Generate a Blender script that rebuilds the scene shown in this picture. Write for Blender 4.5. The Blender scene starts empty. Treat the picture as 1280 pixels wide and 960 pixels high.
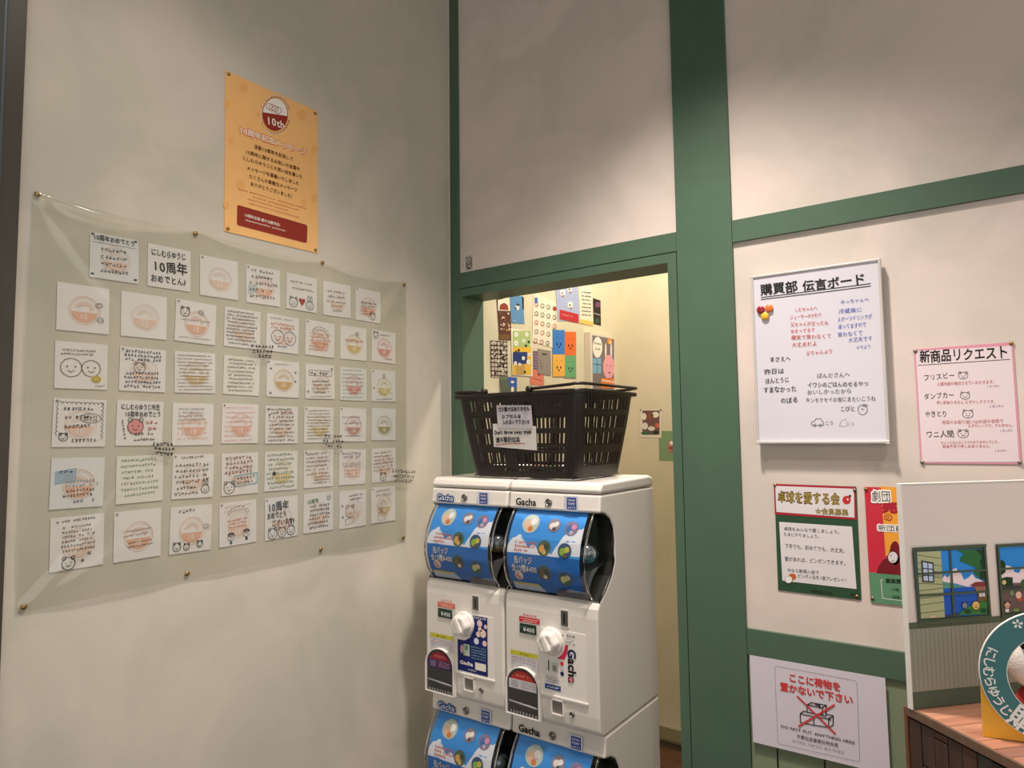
import bpy, math, random
from mathutils import Vector, Matrix
from mathutils.geometry import tessellate_polygon
random.seed(7)
SC = bpy.context.scene
COL = SC.collection
PI = math.pi
# ------------------------------------------------------------------ camera
FPX, YAW, PITCH, ROLL = 855.09, -0.62203, 0.07259, -0.012334
CAM = Vector((1.5786, -1.8297, 1.40))
_cy, _sy, _cp, _sp = math.cos(YAW), math.sin(YAW), math.cos(PITCH), math.sin(PITCH)
FWD = Vector((_sy*_cp, _cy*_cp, _sp)); _r = Vector((_cy, -_sy, 0)); _u = _r.cross(FWD)
RGT = math.cos(ROLL)*_r + math.sin(ROLL)*_u
UPV = -math.sin(ROLL)*_r + math.cos(ROLL)*_u
cam = bpy.data.cameras.new('camera'); cam.sensor_width = 36; cam.lens = FPX/1280*36
cam.clip_start = 0.02; cam.clip_end = 50
camo = bpy.data.objects.new('camera', cam); COL.objects.link(camo)
camo.matrix_world = Matrix(((RGT.x, UPV.x, -FWD.x, CAM.x), (RGT.y, UPV.y, -FWD.y, CAM.y),
                            (RGT.z, UPV.z, -FWD.z, CAM.z), (0, 0, 0, 1)))
SC.camera = camo
# ------------------------------------------------------------------ world, lights, exposure
w = bpy.data.worlds.new('world'); SC.world = w; w.use_nodes = True
bg = w.node_tree.nodes['Background']; bg.inputs[0].default_value = (1.0, 0.955, 0.90, 1); bg.inputs[1].default_value = 1.08
SC.view_settings.view_transform = 'Standard'; SC.view_settings.look = 'None'
SC.view_settings.gamma = 1; SC.view_settings.use_curve_mapping = False
SC.view_settings.exposure = 0.0

def spot(name, loc, tgt, power, deg, blend, col, rad=0.04):
    l = bpy.data.lights.new(name, 'SPOT'); l.energy = power; l.spot_size = math.radians(deg); l.spot_blend = blend
    l.color = col; l.shadow_soft_size = rad
    o = bpy.data.objects.new(name, l); COL.objects.link(o); o.location = loc
    o.rotation_euler = (Vector(tgt)-Vector(loc)).to_track_quat('-Z', 'Y').to_euler()
    return o
spot('downlight_front', (1.0, -0.70, 2.96), (0.97, -0.64, 0), 200, 100, 1.0, (1.0, 0.90, 0.81), .07)
spot('downlight_left', (0.72, -1.15, 2.96), (0.60, -1.05, 0), 40, 122, 1.0, (1.0, 0.90, 0.81), .07)
spot('downlight_right', (2.1, -0.85, 2.96), (2.05, -0.75, 0), 74, 90, 1.0, (1.0, 0.90, 0.81), .07)
spot('downlight_back_room', (0.72, 0.62, 2.75), (0.55, 0.58, 0), 62, 150, 0.6, (1.0, 0.92, 0.78))

# ------------------------------------------------------------------ materials
MATS = {}
def mat(name, col, rough=0.6, metal=0.0, spec=0.5, noise=0.0, nscale=6.0, bump=0.0, coat=0.0, alpha=None):
    if name in MATS: return MATS[name]
    m = bpy.data.materials.new(name); m.use_nodes = True; nt = m.node_tree
    b = nt.nodes['Principled BSDF']
    b.inputs['Base Color'].default_value = (*col, 1); b.inputs['Roughness'].default_value = rough
    b.inputs['Metallic'].default_value = metal; b.inputs['Specular IOR Level'].default_value = spec
    b.inputs['Coat Weight'].default_value = coat
    if noise > 0 or bump > 0:
        tc = nt.nodes.new('ShaderNodeTexCoord'); n = nt.nodes.new('ShaderNodeTexNoise')
        n.inputs['Scale'].default_value = nscale; n.inputs['Detail'].default_value = 6; n.inputs['Roughness'].default_value = 0.6
        nt.links.new(tc.outputs['Object'], n.inputs['Vector'])
        if noise > 0:
            r = nt.nodes.new('ShaderNodeValToRGB'); r.color_ramp.elements[0].position = 0.3; r.color_ramp.elements[1].position = 0.7
            r.color_ramp.elements[0].color = (*[c*(1-noise) for c in col], 1); r.color_ramp.elements[1].color = (*[min(1, c*(1+noise)) for c in col], 1)
            if 'plaster' in name:
                n.inputs['Distortion'].default_value = .7; n.inputs['Roughness'].default_value = .55
                r.color_ramp.elements[0].position = .38; r.color_ramp.elements[1].position = .62
                c0, c1 = r.color_ramp.elements[0].color, r.color_ramp.elements[1].color
                r.color_ramp.elements[0].color = (c0[0]*.985, c0[1]*1.0, c0[2]*.985, 1); r.color_ramp.elements[1].color = (c1[0]*1.02, c1[1]*.99, c1[2]*1.0, 1)
            nt.links.new(n.outputs['Fac'], r.inputs['Fac']); nt.links.new(r.outputs['Color'], b.inputs['Base Color'])
        if bump > 0:
            n2 = nt.nodes.new('ShaderNodeTexNoise'); n2.inputs['Scale'].default_value = nscale*9; n2.inputs['Detail'].default_value = 4
            nt.links.new(tc.outputs['Object'], n2.inputs['Vector'])
            bp = nt.nodes.new('ShaderNodeBump'); bp.inputs['Strength'].default_value = bump; bp.inputs['Distance'].default_value = 0.002
            nt.links.new(n2.outputs['Fac'], bp.inputs['Height']); nt.links.new(bp.outputs['Normal'], b.inputs['Normal'])
    MATS[name] = m; return m
def wood(name, col, rough=0.5, axis='X', noise=0.3):
    if name in MATS: return MATS[name]
    m = mat(name, col, rough); nt = m.node_tree; b = nt.nodes['Principled BSDF']
    tc = nt.nodes.new('ShaderNodeTexCoord'); mp = nt.nodes.new('ShaderNodeMapping')
    mp.inputs['Scale'].default_value = {'X': (4, 60, 60), 'Z': (60, 60, 4)}[axis]
    n = nt.nodes.new('ShaderNodeTexNoise'); n.inputs['Scale'].default_value = 1.5; n.inputs['Detail'].default_value = 5
    r = nt.nodes.new('ShaderNodeValToRGB'); r.color_ramp.elements[0].position = .35; r.color_ramp.elements[1].position = .7
    r.color_ramp.elements[0].color = (*[c*(1-noise) for c in col], 1); r.color_ramp.elements[1].color = (*[c*(1+noise) for c in col], 1)
    nt.links.new(tc.outputs['Object'], mp.inputs['Vector']); nt.links.new(mp.outputs[0], n.inputs['Vector'])
    nt.links.new(n.outputs['Fac'], r.inputs['Fac']); nt.links.new(r.outputs['Color'], b.inputs['Base Color'])
    return m
def clear(name, tint, gloss=0.08, rough=0.08, bump=0.0, haze=0.0, hcol=(.8, .8, .75), fres=.8):
    if name in MATS: return MATS[name]
    m = bpy.data.materials.new(name); m.use_nodes = True; nt = m.node_tree; nt.nodes.clear()
    out = nt.nodes.new('ShaderNodeOutputMaterial'); t = nt.nodes.new('ShaderNodeBsdfTransparent'); t.inputs[0].default_value = (*tint, 1)
    g = nt.nodes.new('ShaderNodeBsdfGlossy'); g.inputs['Roughness'].default_value = rough; g.inputs[0].default_value = (1, 1, 1, 1)
    fr = nt.nodes.new('ShaderNodeFresnel'); fr.inputs[0].default_value = 1.45
    mth = nt.nodes.new('ShaderNodeMath'); mth.operation = 'MULTIPLY_ADD'; mth.inputs[1].default_value = fres; mth.inputs[2].default_value = gloss; mth.use_clamp = True
    nt.links.new(fr.outputs[0], mth.inputs[0])
    mx = nt.nodes.new('ShaderNodeMixShader'); nt.links.new(mth.outputs[0], mx.inputs[0]); nt.links.new(g.outputs[0], mx.inputs[2])
    if haze > 0:
        d = nt.nodes.new('ShaderNodeBsdfDiffuse'); d.inputs[0].default_value = (*hcol, 1)
        m2 = nt.nodes.new('ShaderNodeMixShader'); m2.inputs[0].default_value = haze
        nt.links.new(t.outputs[0], m2.inputs[1]); nt.links.new(d.outputs[0], m2.inputs[2]); nt.links.new(m2.outputs[0], mx.inputs[1])
    else: nt.links.new(t.outputs[0], mx.inputs[1])
    if bump > 0:
        tc = nt.nodes.new('ShaderNodeTexCoord'); n = nt.nodes.new('ShaderNodeTexNoise'); n.inputs['Scale'].default_value = 5
        bp = nt.nodes.new('ShaderNodeBump'); bp.inputs['Strength'].default_value = bump; bp.inputs['Distance'].default_value = .01
        nt.links.new(tc.outputs['Object'], n.inputs['Vector']); nt.links.new(n.outputs['Fac'], bp.inputs['Height'])
        nt.links.new(bp.outputs[0], g.inputs['Normal'])
    nt.links.new(mx.outputs[0], out.inputs[0]); MATS[name] = m; return m
def srgb(r, g, b):
    f = lambda c: (c/255/12.92) if c/255 <= .04045 else ((c/255+.055)/1.055)**2.4
    return (f(r), f(g), f(b))
def ink(r, g, b):
    return mat('ink_%d_%d_%d' % (r, g, b), srgb(r, g, b), 0.6, spec=.25)

M_PLASTER = mat('plaster', srgb(205, 199, 185), .85, noise=.06, nscale=3.6, bump=.25, spec=.3)
M_PANEL = mat('panel_plaster', srgb(217, 205, 196), .8, noise=.06, nscale=3.6, bump=.2, spec=.3)
M_BACKW = mat('back_plaster', srgb(222, 212, 182), .8, noise=.04, nscale=2.5, bump=.2, spec=.3)
M_GREEN = mat('green_paint', srgb(76, 102, 82), .5, noise=.06, nscale=9, spec=.4)
M_LGREEN = mat('wainscot_green', srgb(128, 140, 112), .5, noise=.05, nscale=8)
M_DARK = mat('dark_frame', srgb(70, 64, 56), .4, noise=.1, nscale=6)
M_STEEL = mat('blue_grey_door', srgb(88, 98, 104), .4, metal=.3)
M_CEIL = mat('ceiling_dark', srgb(120, 115, 105), .9)
M_WHITE = mat('white_plastic', srgb(226, 220, 212), .33, noise=.012, nscale=3, coat=.15)
M_WHITE2 = mat('white_knob', srgb(236, 230, 224), .28)
M_SEAM = mat('seam_grey', srgb(120, 115, 110), .6)
M_BLACK = mat('black_plastic', srgb(18, 16, 15), .3)
M_INNER = mat('dark_interior', srgb(34, 34, 28), .35)
M_CLEAR = clear('clear_dome', (.975, .98, .98), .02, .05, fres=.5)
M_SMOKE = clear('smoky_door', (.45, .45, .46), .05, .1)
M_VINYL = clear('vinyl_sheet', (.970, .980, .945), .045, .13, bump=.25, haze=.02, hcol=(.8, .82, .74), fres=.35)
M_BROWN = mat('brown_basket_plastic', srgb(32, 22, 19), .38, noise=.05)
M_PAPER = mat('card_paper', srgb(236, 231, 230), .7, noise=.01, nscale=30)
M_CREAM = mat('cream_paper', srgb(234, 230, 222), .7)
M_PAPERB = mat('pale_blue_paper', srgb(228, 227, 228), .7)
M_GOLD = mat('gold_pin', srgb(168, 138, 86), .35, metal=.9)
M_STEELPIN = mat('steel', srgb(150, 146, 140), .35, metal=.9)
M_ALU = mat('whiteboard_frame', srgb(205, 200, 196), .35, metal=.2)
M_BOARD = mat('whiteboard', srgb(216, 212, 222), .18, coat=.3)
K = ink(28, 26, 28)

# ------------------------------------------------------------------ mesh helpers
class MB:
    def __init__(s): s.v = []; s.f = []; s.mi = []; s.mats = []; s.smooth = []
    def m(s, mt):
        if mt not in s.mats: s.mats.append(mt)
        return s.mats.index(mt)
    def add(s, vs, fs, mt, smooth=False):
        k = len(s.v); s.v += [tuple(v) for v in vs]; i = s.m(mt)
        for f in fs: s.f.append([k+a for a in f]); s.mi.append(i); s.smooth.append(smooth)
    def box(s, a, b, mt, M=None):
        x0, y0, z0 = a; x1, y1, z1 = b
        vs = [(x0,y0,z0),(x1,y0,z0),(x1,y1,z0),(x0,y1,z0),(x0,y0,z1),(x1,y0,z1),(x1,y1,z1),(x0,y1,z1)]
        if M: vs = [M @ Vector(v) for v in vs]
        s.add(vs, [(0,3,2,1),(4,5,6,7),(0,1,5,4),(1,2,6,5),(2,3,7,6),(3,0,4,7)], mt)
    def prism(s, pts, x0, x1, mt, axes='x', smooth=False):
        n = len(pts)
        if axes == 'x': f = lambda p, t: (t, p[0], p[1])
        elif axes == 'y': f = lambda p, t: (p[0], t, p[1])
        else: f = lambda p, t: (p[0], p[1], t)
        vs = [f(p, x0) for p in pts]+[f(p, x1) for p in pts]
        s.add(vs, [tuple(range(n))[::-1], tuple(range(n, 2*n))]+[(i, (i+1) % n, n+(i+1) % n, n+i) for i in range(n)], mt, smooth)
    def lathe(s, prof, n, mt, M=None, smooth=True):
        vs = []; fs = []
        for r, z in prof:
            for k in range(n):
                a = 2*PI*k/n; vs.append(Vector((r*math.cos(a), r*math.sin(a), z)))
        if M: vs = [M @ v for v in vs]
        for i in range(len(prof)-1):
            for k in range(n): fs.append((i*n+k, i*n+(k+1) % n, (i+1)*n+(k+1) % n, (i+1)*n+k))
        s.add(vs, fs, mt, smooth)
    def tube(s, pts, r, mt, n=8, flat=1.0):
        pts = [Vector(p) for p in pts]; vs = []; fs = []
        for i, p in enumerate(pts):
            t = (pts[min(i+1, len(pts)-1)]-pts[max(i-1, 0)]).normalized()
            a = t.cross(Vector((0, 0, 1)));
            if a.length < 1e-3: a = Vector((1, 0, 0))
            a.normalize(); b = a.cross(t)
            for k in range(n):
                q = 2*PI*k/n; vs.append(p+a*r*math.cos(q)+b*r*flat*math.sin(q))
        for i in range(len(pts)-1):
            for k in range(n): fs.append((i*n+k, i*n+(k+1) % n, (i+1)*n+(k+1) % n, (i+1)*n+k))
        fs += [tuple(range(n))[::-1], tuple(range((len(pts)-1)*n, len(pts)*n))]
        s.add(vs, fs, mt, True)
    def mesh(s, name):
        me = bpy.data.meshes.new(name); me.from_pydata(s.v, [], s.f)
        for m_ in s.mats: me.materials.append(m_)
        me.polygons.foreach_set('material_index', s.mi); me.polygons.foreach_set('use_smooth', s.smooth); me.update()
        return me
    def build(s, name, parent=None, loc=(0,0,0), rot=(0,0,0), bevel=0, seg=3):
        o = bpy.data.objects.new(name, s.mesh(name)); COL.objects.link(o); o.location = loc; o.rotation_euler = rot
        if parent: o.parent = parent
        if bevel:
            b = o.modifiers.new('bevel', 'BEVEL'); b.width = bevel; b.segments = seg; b.limit_method = 'ANGLE'; b.angle_limit = math.radians(40)
            b.harden_normals = True
        return o
def box_ob(name, a, b, mt, parent=None, bevel=0, kind=None, loc=(0,0,0), rot=(0,0,0)):
    mb = MB(); mb.box(a, b, mt); o = mb.build(name, parent, loc, rot, bevel)
    if kind: o['kind'] = kind
    return o
def tag(o, label, cat, group=None):
    o['label'] = label; o['category'] = cat
    if group: o['group'] = group
    return o
def empty(name, loc, rot=(0,0,0)):
    o = bpy.data.objects.new(name, None); COL.objects.link(o); o.location = loc; o.rotation_euler = rot; o.empty_display_size = .05
    return o
def Mx(loc, rot=(0,0,0)):
    from mathutils import Euler
    return Matrix.Translation(Vector(loc)) @ Euler(rot).to_matrix().to_4x4()
def ray(px, py):
    return FWD + RGT*((px-640)/FPX) + UPV*((480-py)/FPX)
def on_plane(M, px, py, n=0.0):
    """photograph point -> local (u, v) on the plane local y = -n of frame M (real wall position)"""
    I = M.inverted(); c = I @ CAM; d = I.to_3x3() @ ray(px, py); t = (-n-c.y)/d.y; q = c+d*t
    return (q.x, q.z)

# ------------------------------------------------------------------ lettering
GLYPH = {}
def glyph(ch, bold, res=2):
    key = (ch, bold, res)
    if key in GLYPH: return GLYPH[key]
    c = bpy.data.curves.new('glyph', 'FONT'); c.body = ch; c.resolution_u = res; c.fill_mode = 'FRONT'
    o = bpy.data.objects.new('glyph', c); COL.objects.link(o)
    o.update_tag(); bpy.context.view_layer.update()
    dg = bpy.context.evaluated_depsgraph_get()
    me = bpy.data.meshes.new_from_object(o.evaluated_get(dg))
    vs = [(v.co.x, v.co.y) for v in me.vertices]; fs = [tuple(p.vertices) for p in me.polygons]
    bpy.data.objects.remove(o); bpy.data.curves.remove(c); bpy.data.meshes.remove(me)
    n_fill = len(vs)
    if bold > .004:      # heavier weight: widen the outline by strips along its boundary
        cnt = {}
        for f in fs:
            for i in range(len(f)):
                e = (f[i], f[(i+1) % len(f)]); k_ = (min(e), max(e)); cnt[k_] = cnt.get(k_, 0)+1
        for (a_, b_), c_ in list(cnt.items()):
            if c_ != 1: continue
            p_, q_ = Vector(vs[a_][:2]), Vector(vs[b_][:2]); d_ = q_-p_
            if d_.length < 1e-6: continue
            d_.normalize(); e_ = d_*bold*.35; n_ = Vector((-d_.y, d_.x))*bold*.7; k0 = len(vs); z_ = -.000012-.000003*(k0//4 % 37)
            vs += [(*(p_-e_-n_), z_), (*(q_+e_-n_), z_), (*(q_+e_+n_), z_), (*(p_-e_+n_), z_)]; fs.append((k0, k0+1, k0+2, k0+3))
    if vs:
        x0 = min(v[0] for v in vs[:n_fill]); x1 = max(v[0] for v in vs[:n_fill])
    else: x0, x1 = 0, .3
    if ord(ch) < 0x2000:
        adv = max(x1-x0+.10, .58) if ch.isdigit() else x1-x0+.10; vs = [(v[0]-(x0+x1)/2+adv/2, *v[1:]) for v in vs]
    else: adv = 1.0
    GLYPH[key] = (vs, fs, adv); return GLYPH[key]

class Canvas:
    """flat print on a sheet: collects polygons in the sheet's own (u, v) plane"""
    def __init__(s, root, tr, n0=0.0008, warp=None):
        s.root = root; s.tr = tr; s.n0 = n0; s.g = {}; s.zoom = None; s.warp = warp; s.lay = 0
    def T(s, p):
        if s.zoom: p = (s.zoom[0]+p[0]/s.zoom[2], s.zoom[1]+p[1]/s.zoom[2])
        return s.tr(p)
    def raw(s, name, mt, vs, fs, layer):
        n = s.n0+layer*.00025; name = s.force or name
        mb = s.g.setdefault(name, MB())
        dz = lambda v: v[2] if len(v) > 2 else 0.0
        if s.warp: vs = [s.warp(v[0], v[1], n+dz(v)) for v in vs]
        else: vs = [(v[0], -n-dz(v), v[1]) for v in vs]
        mb.add(vs, fs, mt)
    def poly(s, mt, pts, layer=1, name='print', loc=False):
        q = pts if loc else [s.T(p) for p in pts]
        if sum(q[i][0]*q[(i+1) % len(q)][1]-q[(i+1) % len(q)][0]*q[i][1] for i in range(len(q))) < 0: q = q[::-1]
        if len(q) > 4:
            tr = tessellate_polygon([[Vector((a, b, 0)) for a, b in q]])
            s.raw(name, mt, q, [tuple(t) for t in tr], layer)
        else: s.raw(name, mt, q, [tuple(range(len(q)))], layer)
    def rect(s, mt, x0, y0, x1, y1, layer=1, name='print'):
        s.poly(mt, [(x0, y0), (x1, y0), (x1, y1), (x0, y1)], layer, name)
    def stroke(s, mt, pts, w, layer=2, name='drawing', loc=False, closed=False):
        q = [Vector(p) if loc else Vector(s.T(p)) for p in pts]
        if closed: q.append(q[0])
        vs = []; fs = []
        for i in range(len(q)-1):
            d = q[i+1]-q[i]
            if d.length < 1e-7: continue
            d.normalize(); nn = Vector((-d.y, d.x))*w/2; e = d*w*.3; k = len(vs); z_ = -random.random()*.0001
            vs += [(*t_, z_) for t_ in (q[i]-nn-e, q[i+1]-nn+e, q[i+1]+nn+e, q[i]+nn-e)]; fs.append((k, k+1, k+2, k+3))
        s.raw(name, mt, vs, fs, layer)
    def _ell(s, c, rx, ry, n, a0=0, a1=2*PI, rot=0):
        # c in sheet coordinates, radii in source units along x / y
        out = []
        for k in range(n+1):
            a = a0+(a1-a0)*k/n; x = rx*math.cos(a); y = ry*math.sin(a)
            out.append((c[0]+x*math.cos(rot)-y*math.sin(rot), c[1]+x*math.sin(rot)+y*math.cos(rot)))
        return out
    def disc(s, mt, c, rx, ry=None, layer=2, name='drawing', n=18, rot=0):
        s.poly(mt, s._ell(c, rx, ry or rx, n, rot=rot)[:-1], layer, name)
    def ring(s, mt, c, rx, ry, w, layer=2, name='drawing', n=18, a0=0, a1=2*PI):
        s.stroke(mt, s._ell(c, rx, ry, n, a0, a1), w, layer, name)
    def text(s, body, p0, p1, h, mt, layer=3, bold=0.0, jit=0.0, name='lettering', res=2):
        """baseline from p0 to p1 (left to right), letter height h, all in source units"""
        a = Vector(s.T(p0)); b = Vector(s.T(p1)); up = Vector(s.T((p0[0], p0[1]-h)))-a; hh = up.length/.80
        d = b-a; L = d.length; d.normalize(); nrm = Vector((-d.y, d.x))
        gl = [glyph(c, bold, res) if c not in ' \u3000' else ([], [], .35 if c == ' ' else 1) for c in body]
        tot = sum(g[2] for g in gl); sx = L/tot; x = 0
        for vs, fs, adv in gl:
            if vs:
                cx = adv/2; cyy = .38; r = random.uniform(-jit, jit)*2; k = 1+random.uniform(-jit, jit); dy = random.uniform(-jit, jit)*.8
                cr, sr = math.cos(r), math.sin(r); out = []; sh = random.uniform(-jit, jit)*1.5
                for vx, vy, *vz in vs:
                    xx = (vx-cx)*k; yy = (vy-cyy)*k; xx += sh*yy; xr = xx*cr-yy*sr+cx; yr = xx*sr+yy*cr+cyy+dy
                    out.append((*(a+d*((x+xr)*sx)+nrm*(yr*hh)), *vz))
                s.raw(name, mt, out, fs, layer)
            x += adv
    def scrib(s, p0, p1, h, mt, n=None, w=None, layer=3, name='lettering', gap=.12):
        """a line of small writing too fine to read: pen strokes in letter-sized clusters"""
        a = Vector(s.T(p0)); b = Vector(s.T(p1)); up = (Vector(s.T((p0[0], p0[1]-h)))-a).length
        d = b-a; L = d.length
        if L < 1e-6: return
        d.normalize(); nrm = Vector((-d.y, d.x)); n = n or max(2, int(L/up/.95)); w = w or up*.13
        for i in range(n):
            if random.random() < gap*.5: continue
            ox = L*(i+.08)/n; cw = L/n*.82
            for k in range(random.choice((3, 3, 4))):
                t = random.random()
                if t < .4: pts = [(0.05, y := random.uniform(.15, .9)), (.95, y+random.uniform(-.05, .15))]
                elif t < .7: x = random.uniform(.2, .8); pts = [(x, .95), (x+random.uniform(-.2, .1), .1)]
                elif t < .85: x = random.uniform(.3, .9); pts = [(x, .8), (x-.35, .15)]
                else:
                    x = random.uniform(.3, .6); y = random.uniform(.2, .5); pts = [(x, y), (x+.35, y+.1), (x+.3, y-.25), (x, y-.15)]
                s.stroke(mt, [a+d*(ox+cw*u)+nrm*(up*v) for u, v in pts], w, layer, name, loc=True)
    def face(s, mt, c, r, ry=None, kind='bear', w=.0008, fill=None, layer=3):
        """small doodled animal head"""
        ry = ry or r
        if kind == 'bear':
            for e in (-1, 1): s.ring(mt, (c[0]+e*r*.68, c[1]-ry*.85), r*.28, ry*.3, w, layer, n=8)
        elif kind == 'rabbit':
            for e in (-1, 1): s.ring(mt, (c[0]+e*r*.4, c[1]-ry*1.5), r*.24, ry*.75, w, layer, n=10)
        elif kind == 'cat':
            for e in (-1, 1): s.stroke(mt, [(c[0]+e*r*.9, c[1]-ry*.5), (c[0]+e*r*.8, c[1]-ry*1.25), (c[0]+e*r*.3, c[1]-ry*.9)], w, layer)
        if fill: s.disc(fill, c, r, ry, layer-1, n=14)
        s.ring(mt, c, r, ry, w, layer, n=14)
        for e in (-1, 1): s.disc(mt, (c[0]+e*r*.38, c[1]-ry*.1), r*.1, ry*.1, layer, n=6)
        s.stroke(mt, [(c[0]-r*.3, c[1]+ry*.3), (c[0], c[1]+ry*.5), (c[0]+r*.3, c[1]+ry*.3)], w, layer)
    force = None
    def flush(s):
        for nm, mb in s.g.items(): mb.build(nm, s.root)

RL = (0, 0, PI/2)      # sheets on the left wall face +X
RR = (0, 0, 0)         # sheets on the right wall face -Y
def sheet(name, plane, corners, mt, thick=.0006, tiltok=True, off=None, warp=None):
    """paper root at its measured place on a wall. plane = (frame matrix, n). corners TL,TR,BR,BL in photo pixels"""
    M, n = plane
    q = [Vector(on_plane(M, *c, n)) for c in corners]
    ctr = sum(q, Vector((0, 0)))/4; u = ((q[1]-q[0])+(q[2]-q[3]))/2; v = ((q[0]-q[3])+(q[1]-q[2]))/2
    wd, ht = u.length, v.length; ang = (math.atan2(u.y, u.x)+math.atan2(-v.x, v.y))/2
    loc = M @ Vector((ctr.x, -n, ctr.y)); e = M.to_euler()
    e.rotate_axis('Y', -ang)
    mb = MB(); a, b = wd/2, ht/2
    mb.box((-a, -thick, -b), (a, 0, b), mt)
    o = mb.build(name, None, loc, e)
    W = Matrix.Translation(loc) @ e.to_matrix().to_4x4()
    cv = Canvas(o, lambda p: on_plane(W, p[0], p[1], thick), thick+.0003)
    cv.w, cv.h, cv.W = wd, ht, W
    return o, cv
def norm_tr(wd, ht):
    return lambda p: (-wd/2+p[0]*wd, ht/2-p[1]*ht)
def pin(parent, u, v, mt=None, r=.0045, n=.001):
    mb = MB(); mb.lathe([(0, .0), (r, .0), (r*.95, .0016), (r*.5, .003), (0, .0034)], 10, mt or M_GOLD, Matrix.Translation((u, -n, v)) @ Matrix.Rotation(PI/2, 4, 'X'))
    return mb.build('pin', parent)

# ------------------------------------------------------------------ room shell
def S(name, a, b, mt, bevel=0, parent=None):
    o = box_ob(name, a, b, mt, parent, bevel); o['kind'] = 'structure'; return o
S('floor', (-.2, -4.5, -.1), (5, 1.6, -.012), mat('floor_base', srgb(58, 42, 32), .5))
flr = bpy.data.objects['floor']
M_FLW = wood('floor_wood', srgb(86, 54, 34), .35, 'X', .35)
for k in range(15):
    y0 = -.05+k*.09
    for j in range(2):
        x0 = .06+j*.9-(.3 if k % 2 and j else 0); x1 = .06+(.9 if j == 0 else 2.0)-(.3 if k % 2 and j == 0 else 0)
        if y0+.087 > 1.2: continue
        box_ob('plank', (x0, y0 if y0 > .012 else .012, -.012), (x1-.002, y0+.087, 0), M_FLW, flr, .001)
S('ceiling', (-.2, -4.5, 3.0), (5, 1.6, 3.08), M_CEIL)
S('wall_left', (-.12, -4.4, -.012), (0, .1, 3.0), M_PLASTER)
wr = MB()
wr.box((.02, .010, 1.9), (4.6, .10, 3.0), M_PANEL); wr.box((.85, .010, .80), (4.6, .10, 1.9), M_PANEL)
wr.box((.85, .022, -.012), (4.6, .10, .86), M_LGREEN)
wallr = wr.build('wall_right'); wallr['kind'] = 'structure'
xs = [1.0065]+[1.073+.111*k for k in range(30)]
for a, b in zip(xs[:-1], xs[1:]): box_ob('wainscot_board', (a, .007, 0), (b-.004, .022, .8215), M_LGREEN, wallr, .0015)
# green frame
S('trim_1', (0.0005, 0, 0), (.040, .010, 2.995), M_GREEN, .001)
S('trim_2', (.0405, 0, 1.912), (.848, .010, 1.968), M_GREEN, .001)
S('trim_3', (.8485, -.001, 0), (1.006, .0099, 2.995), M_GREEN, .001)
S('trim_4', (1.0065, 0, 1.909), (4.6, .010, 1.970), M_GREEN, .001)
S('trim_5', (1.0065, 0, .8225), (4.6, .0095, .888), M_GREEN, .001)
t = MB(); t.box((.0405, .0005, 0), (.057, .118, 1.9095), M_GREEN); t.box((.057, .0005, 1.883), (.8195, .118, 1.9095), M_GREEN); t.box((.8195, .0005, 0), (.846, .118, 1.9095), M_GREEN)
t.build('door_frame', None)['kind'] = 'structure'
bpy.data.objects['door_frame'].name = 'door_1'
S('trim_6', (-.002, -.0035, 0), (.0035, -.0003, 2.995), mat('caulk', srgb(215, 205, 188), .6), 0)
# back room
S('wall_back_left', (-.1, .12, -.012), (.056, 1.2, 3.0), M_BACKW)
S('wall_back', (-.1, 1.2, -.012), (3.0, 1.3, 3.0), M_BACKW)
S('baseboard_back', (.0565, 1.188, .002), (3.0, 1.1995, .058), mat('beige_skirting', srgb(158, 146, 112), .5), .002)
S('baseboard_back_left', (.0565, .125, .002), (.066, 1.187, .058), MATS['beige_skirting'], .002)
# dark door frame at the far left
S('trim_7', (.0005, -1.350, 0), (.010, -1.3165, 2.995), M_DARK, .001)
d2 = box_ob('door_2', (.0005, -2.25, 0), (.016, -1.3505, 2.995), M_STEEL, None, .002); d2['kind'] = 'structure'
S('trim_8', (.0165, -1.395, 0), (.022, -1.358, 2.995), mat('dark_seal', srgb(48, 50, 50), .5), .001)

LW = (Mx((0, 0, 0), RL), 0.0)
RW = (Mx((0, 0, 0), RR), 0.0)
def LWn(n): return (Mx((0, 0, 0), RL), n)
def RWn(n): return (Mx((0, 0, 0), RR), n)

# ------------------------------------------------------------------ message cards under the vinyl sheet
ORD = ['leftmost', 'second from left', 'third from left', 'fourth from left', 'fourth from right', 'third from right', 'second from right', 'rightmost']
ORD7 = ['leftmost', 'second from left', 'third from left', 'middle', 'third from right', 'second from right', 'rightmost']
ROWN = ['top row', 'second row', 'third row', 'fourth row', 'fifth row', 'bottom row']
OR = ink(230, 182, 158); ORP = ink(232, 204, 188); ORD_ = ink(205, 110, 80); BR = ink(120, 88, 62); BRD = ink(84, 62, 48); BL = ink(70, 96, 150); GRN = ink(96, 128, 90)
GY = ink(140, 138, 140); PUR = ink(120, 90, 128); RED = ink(176, 60, 50); PK = ink(222, 150, 150); YE = ink(214, 192, 90); OLV = ink(170, 160, 120); NV = ink(50, 56, 92); DR = ink(120, 40, 40); LB = ink(140, 180, 205)
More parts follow.
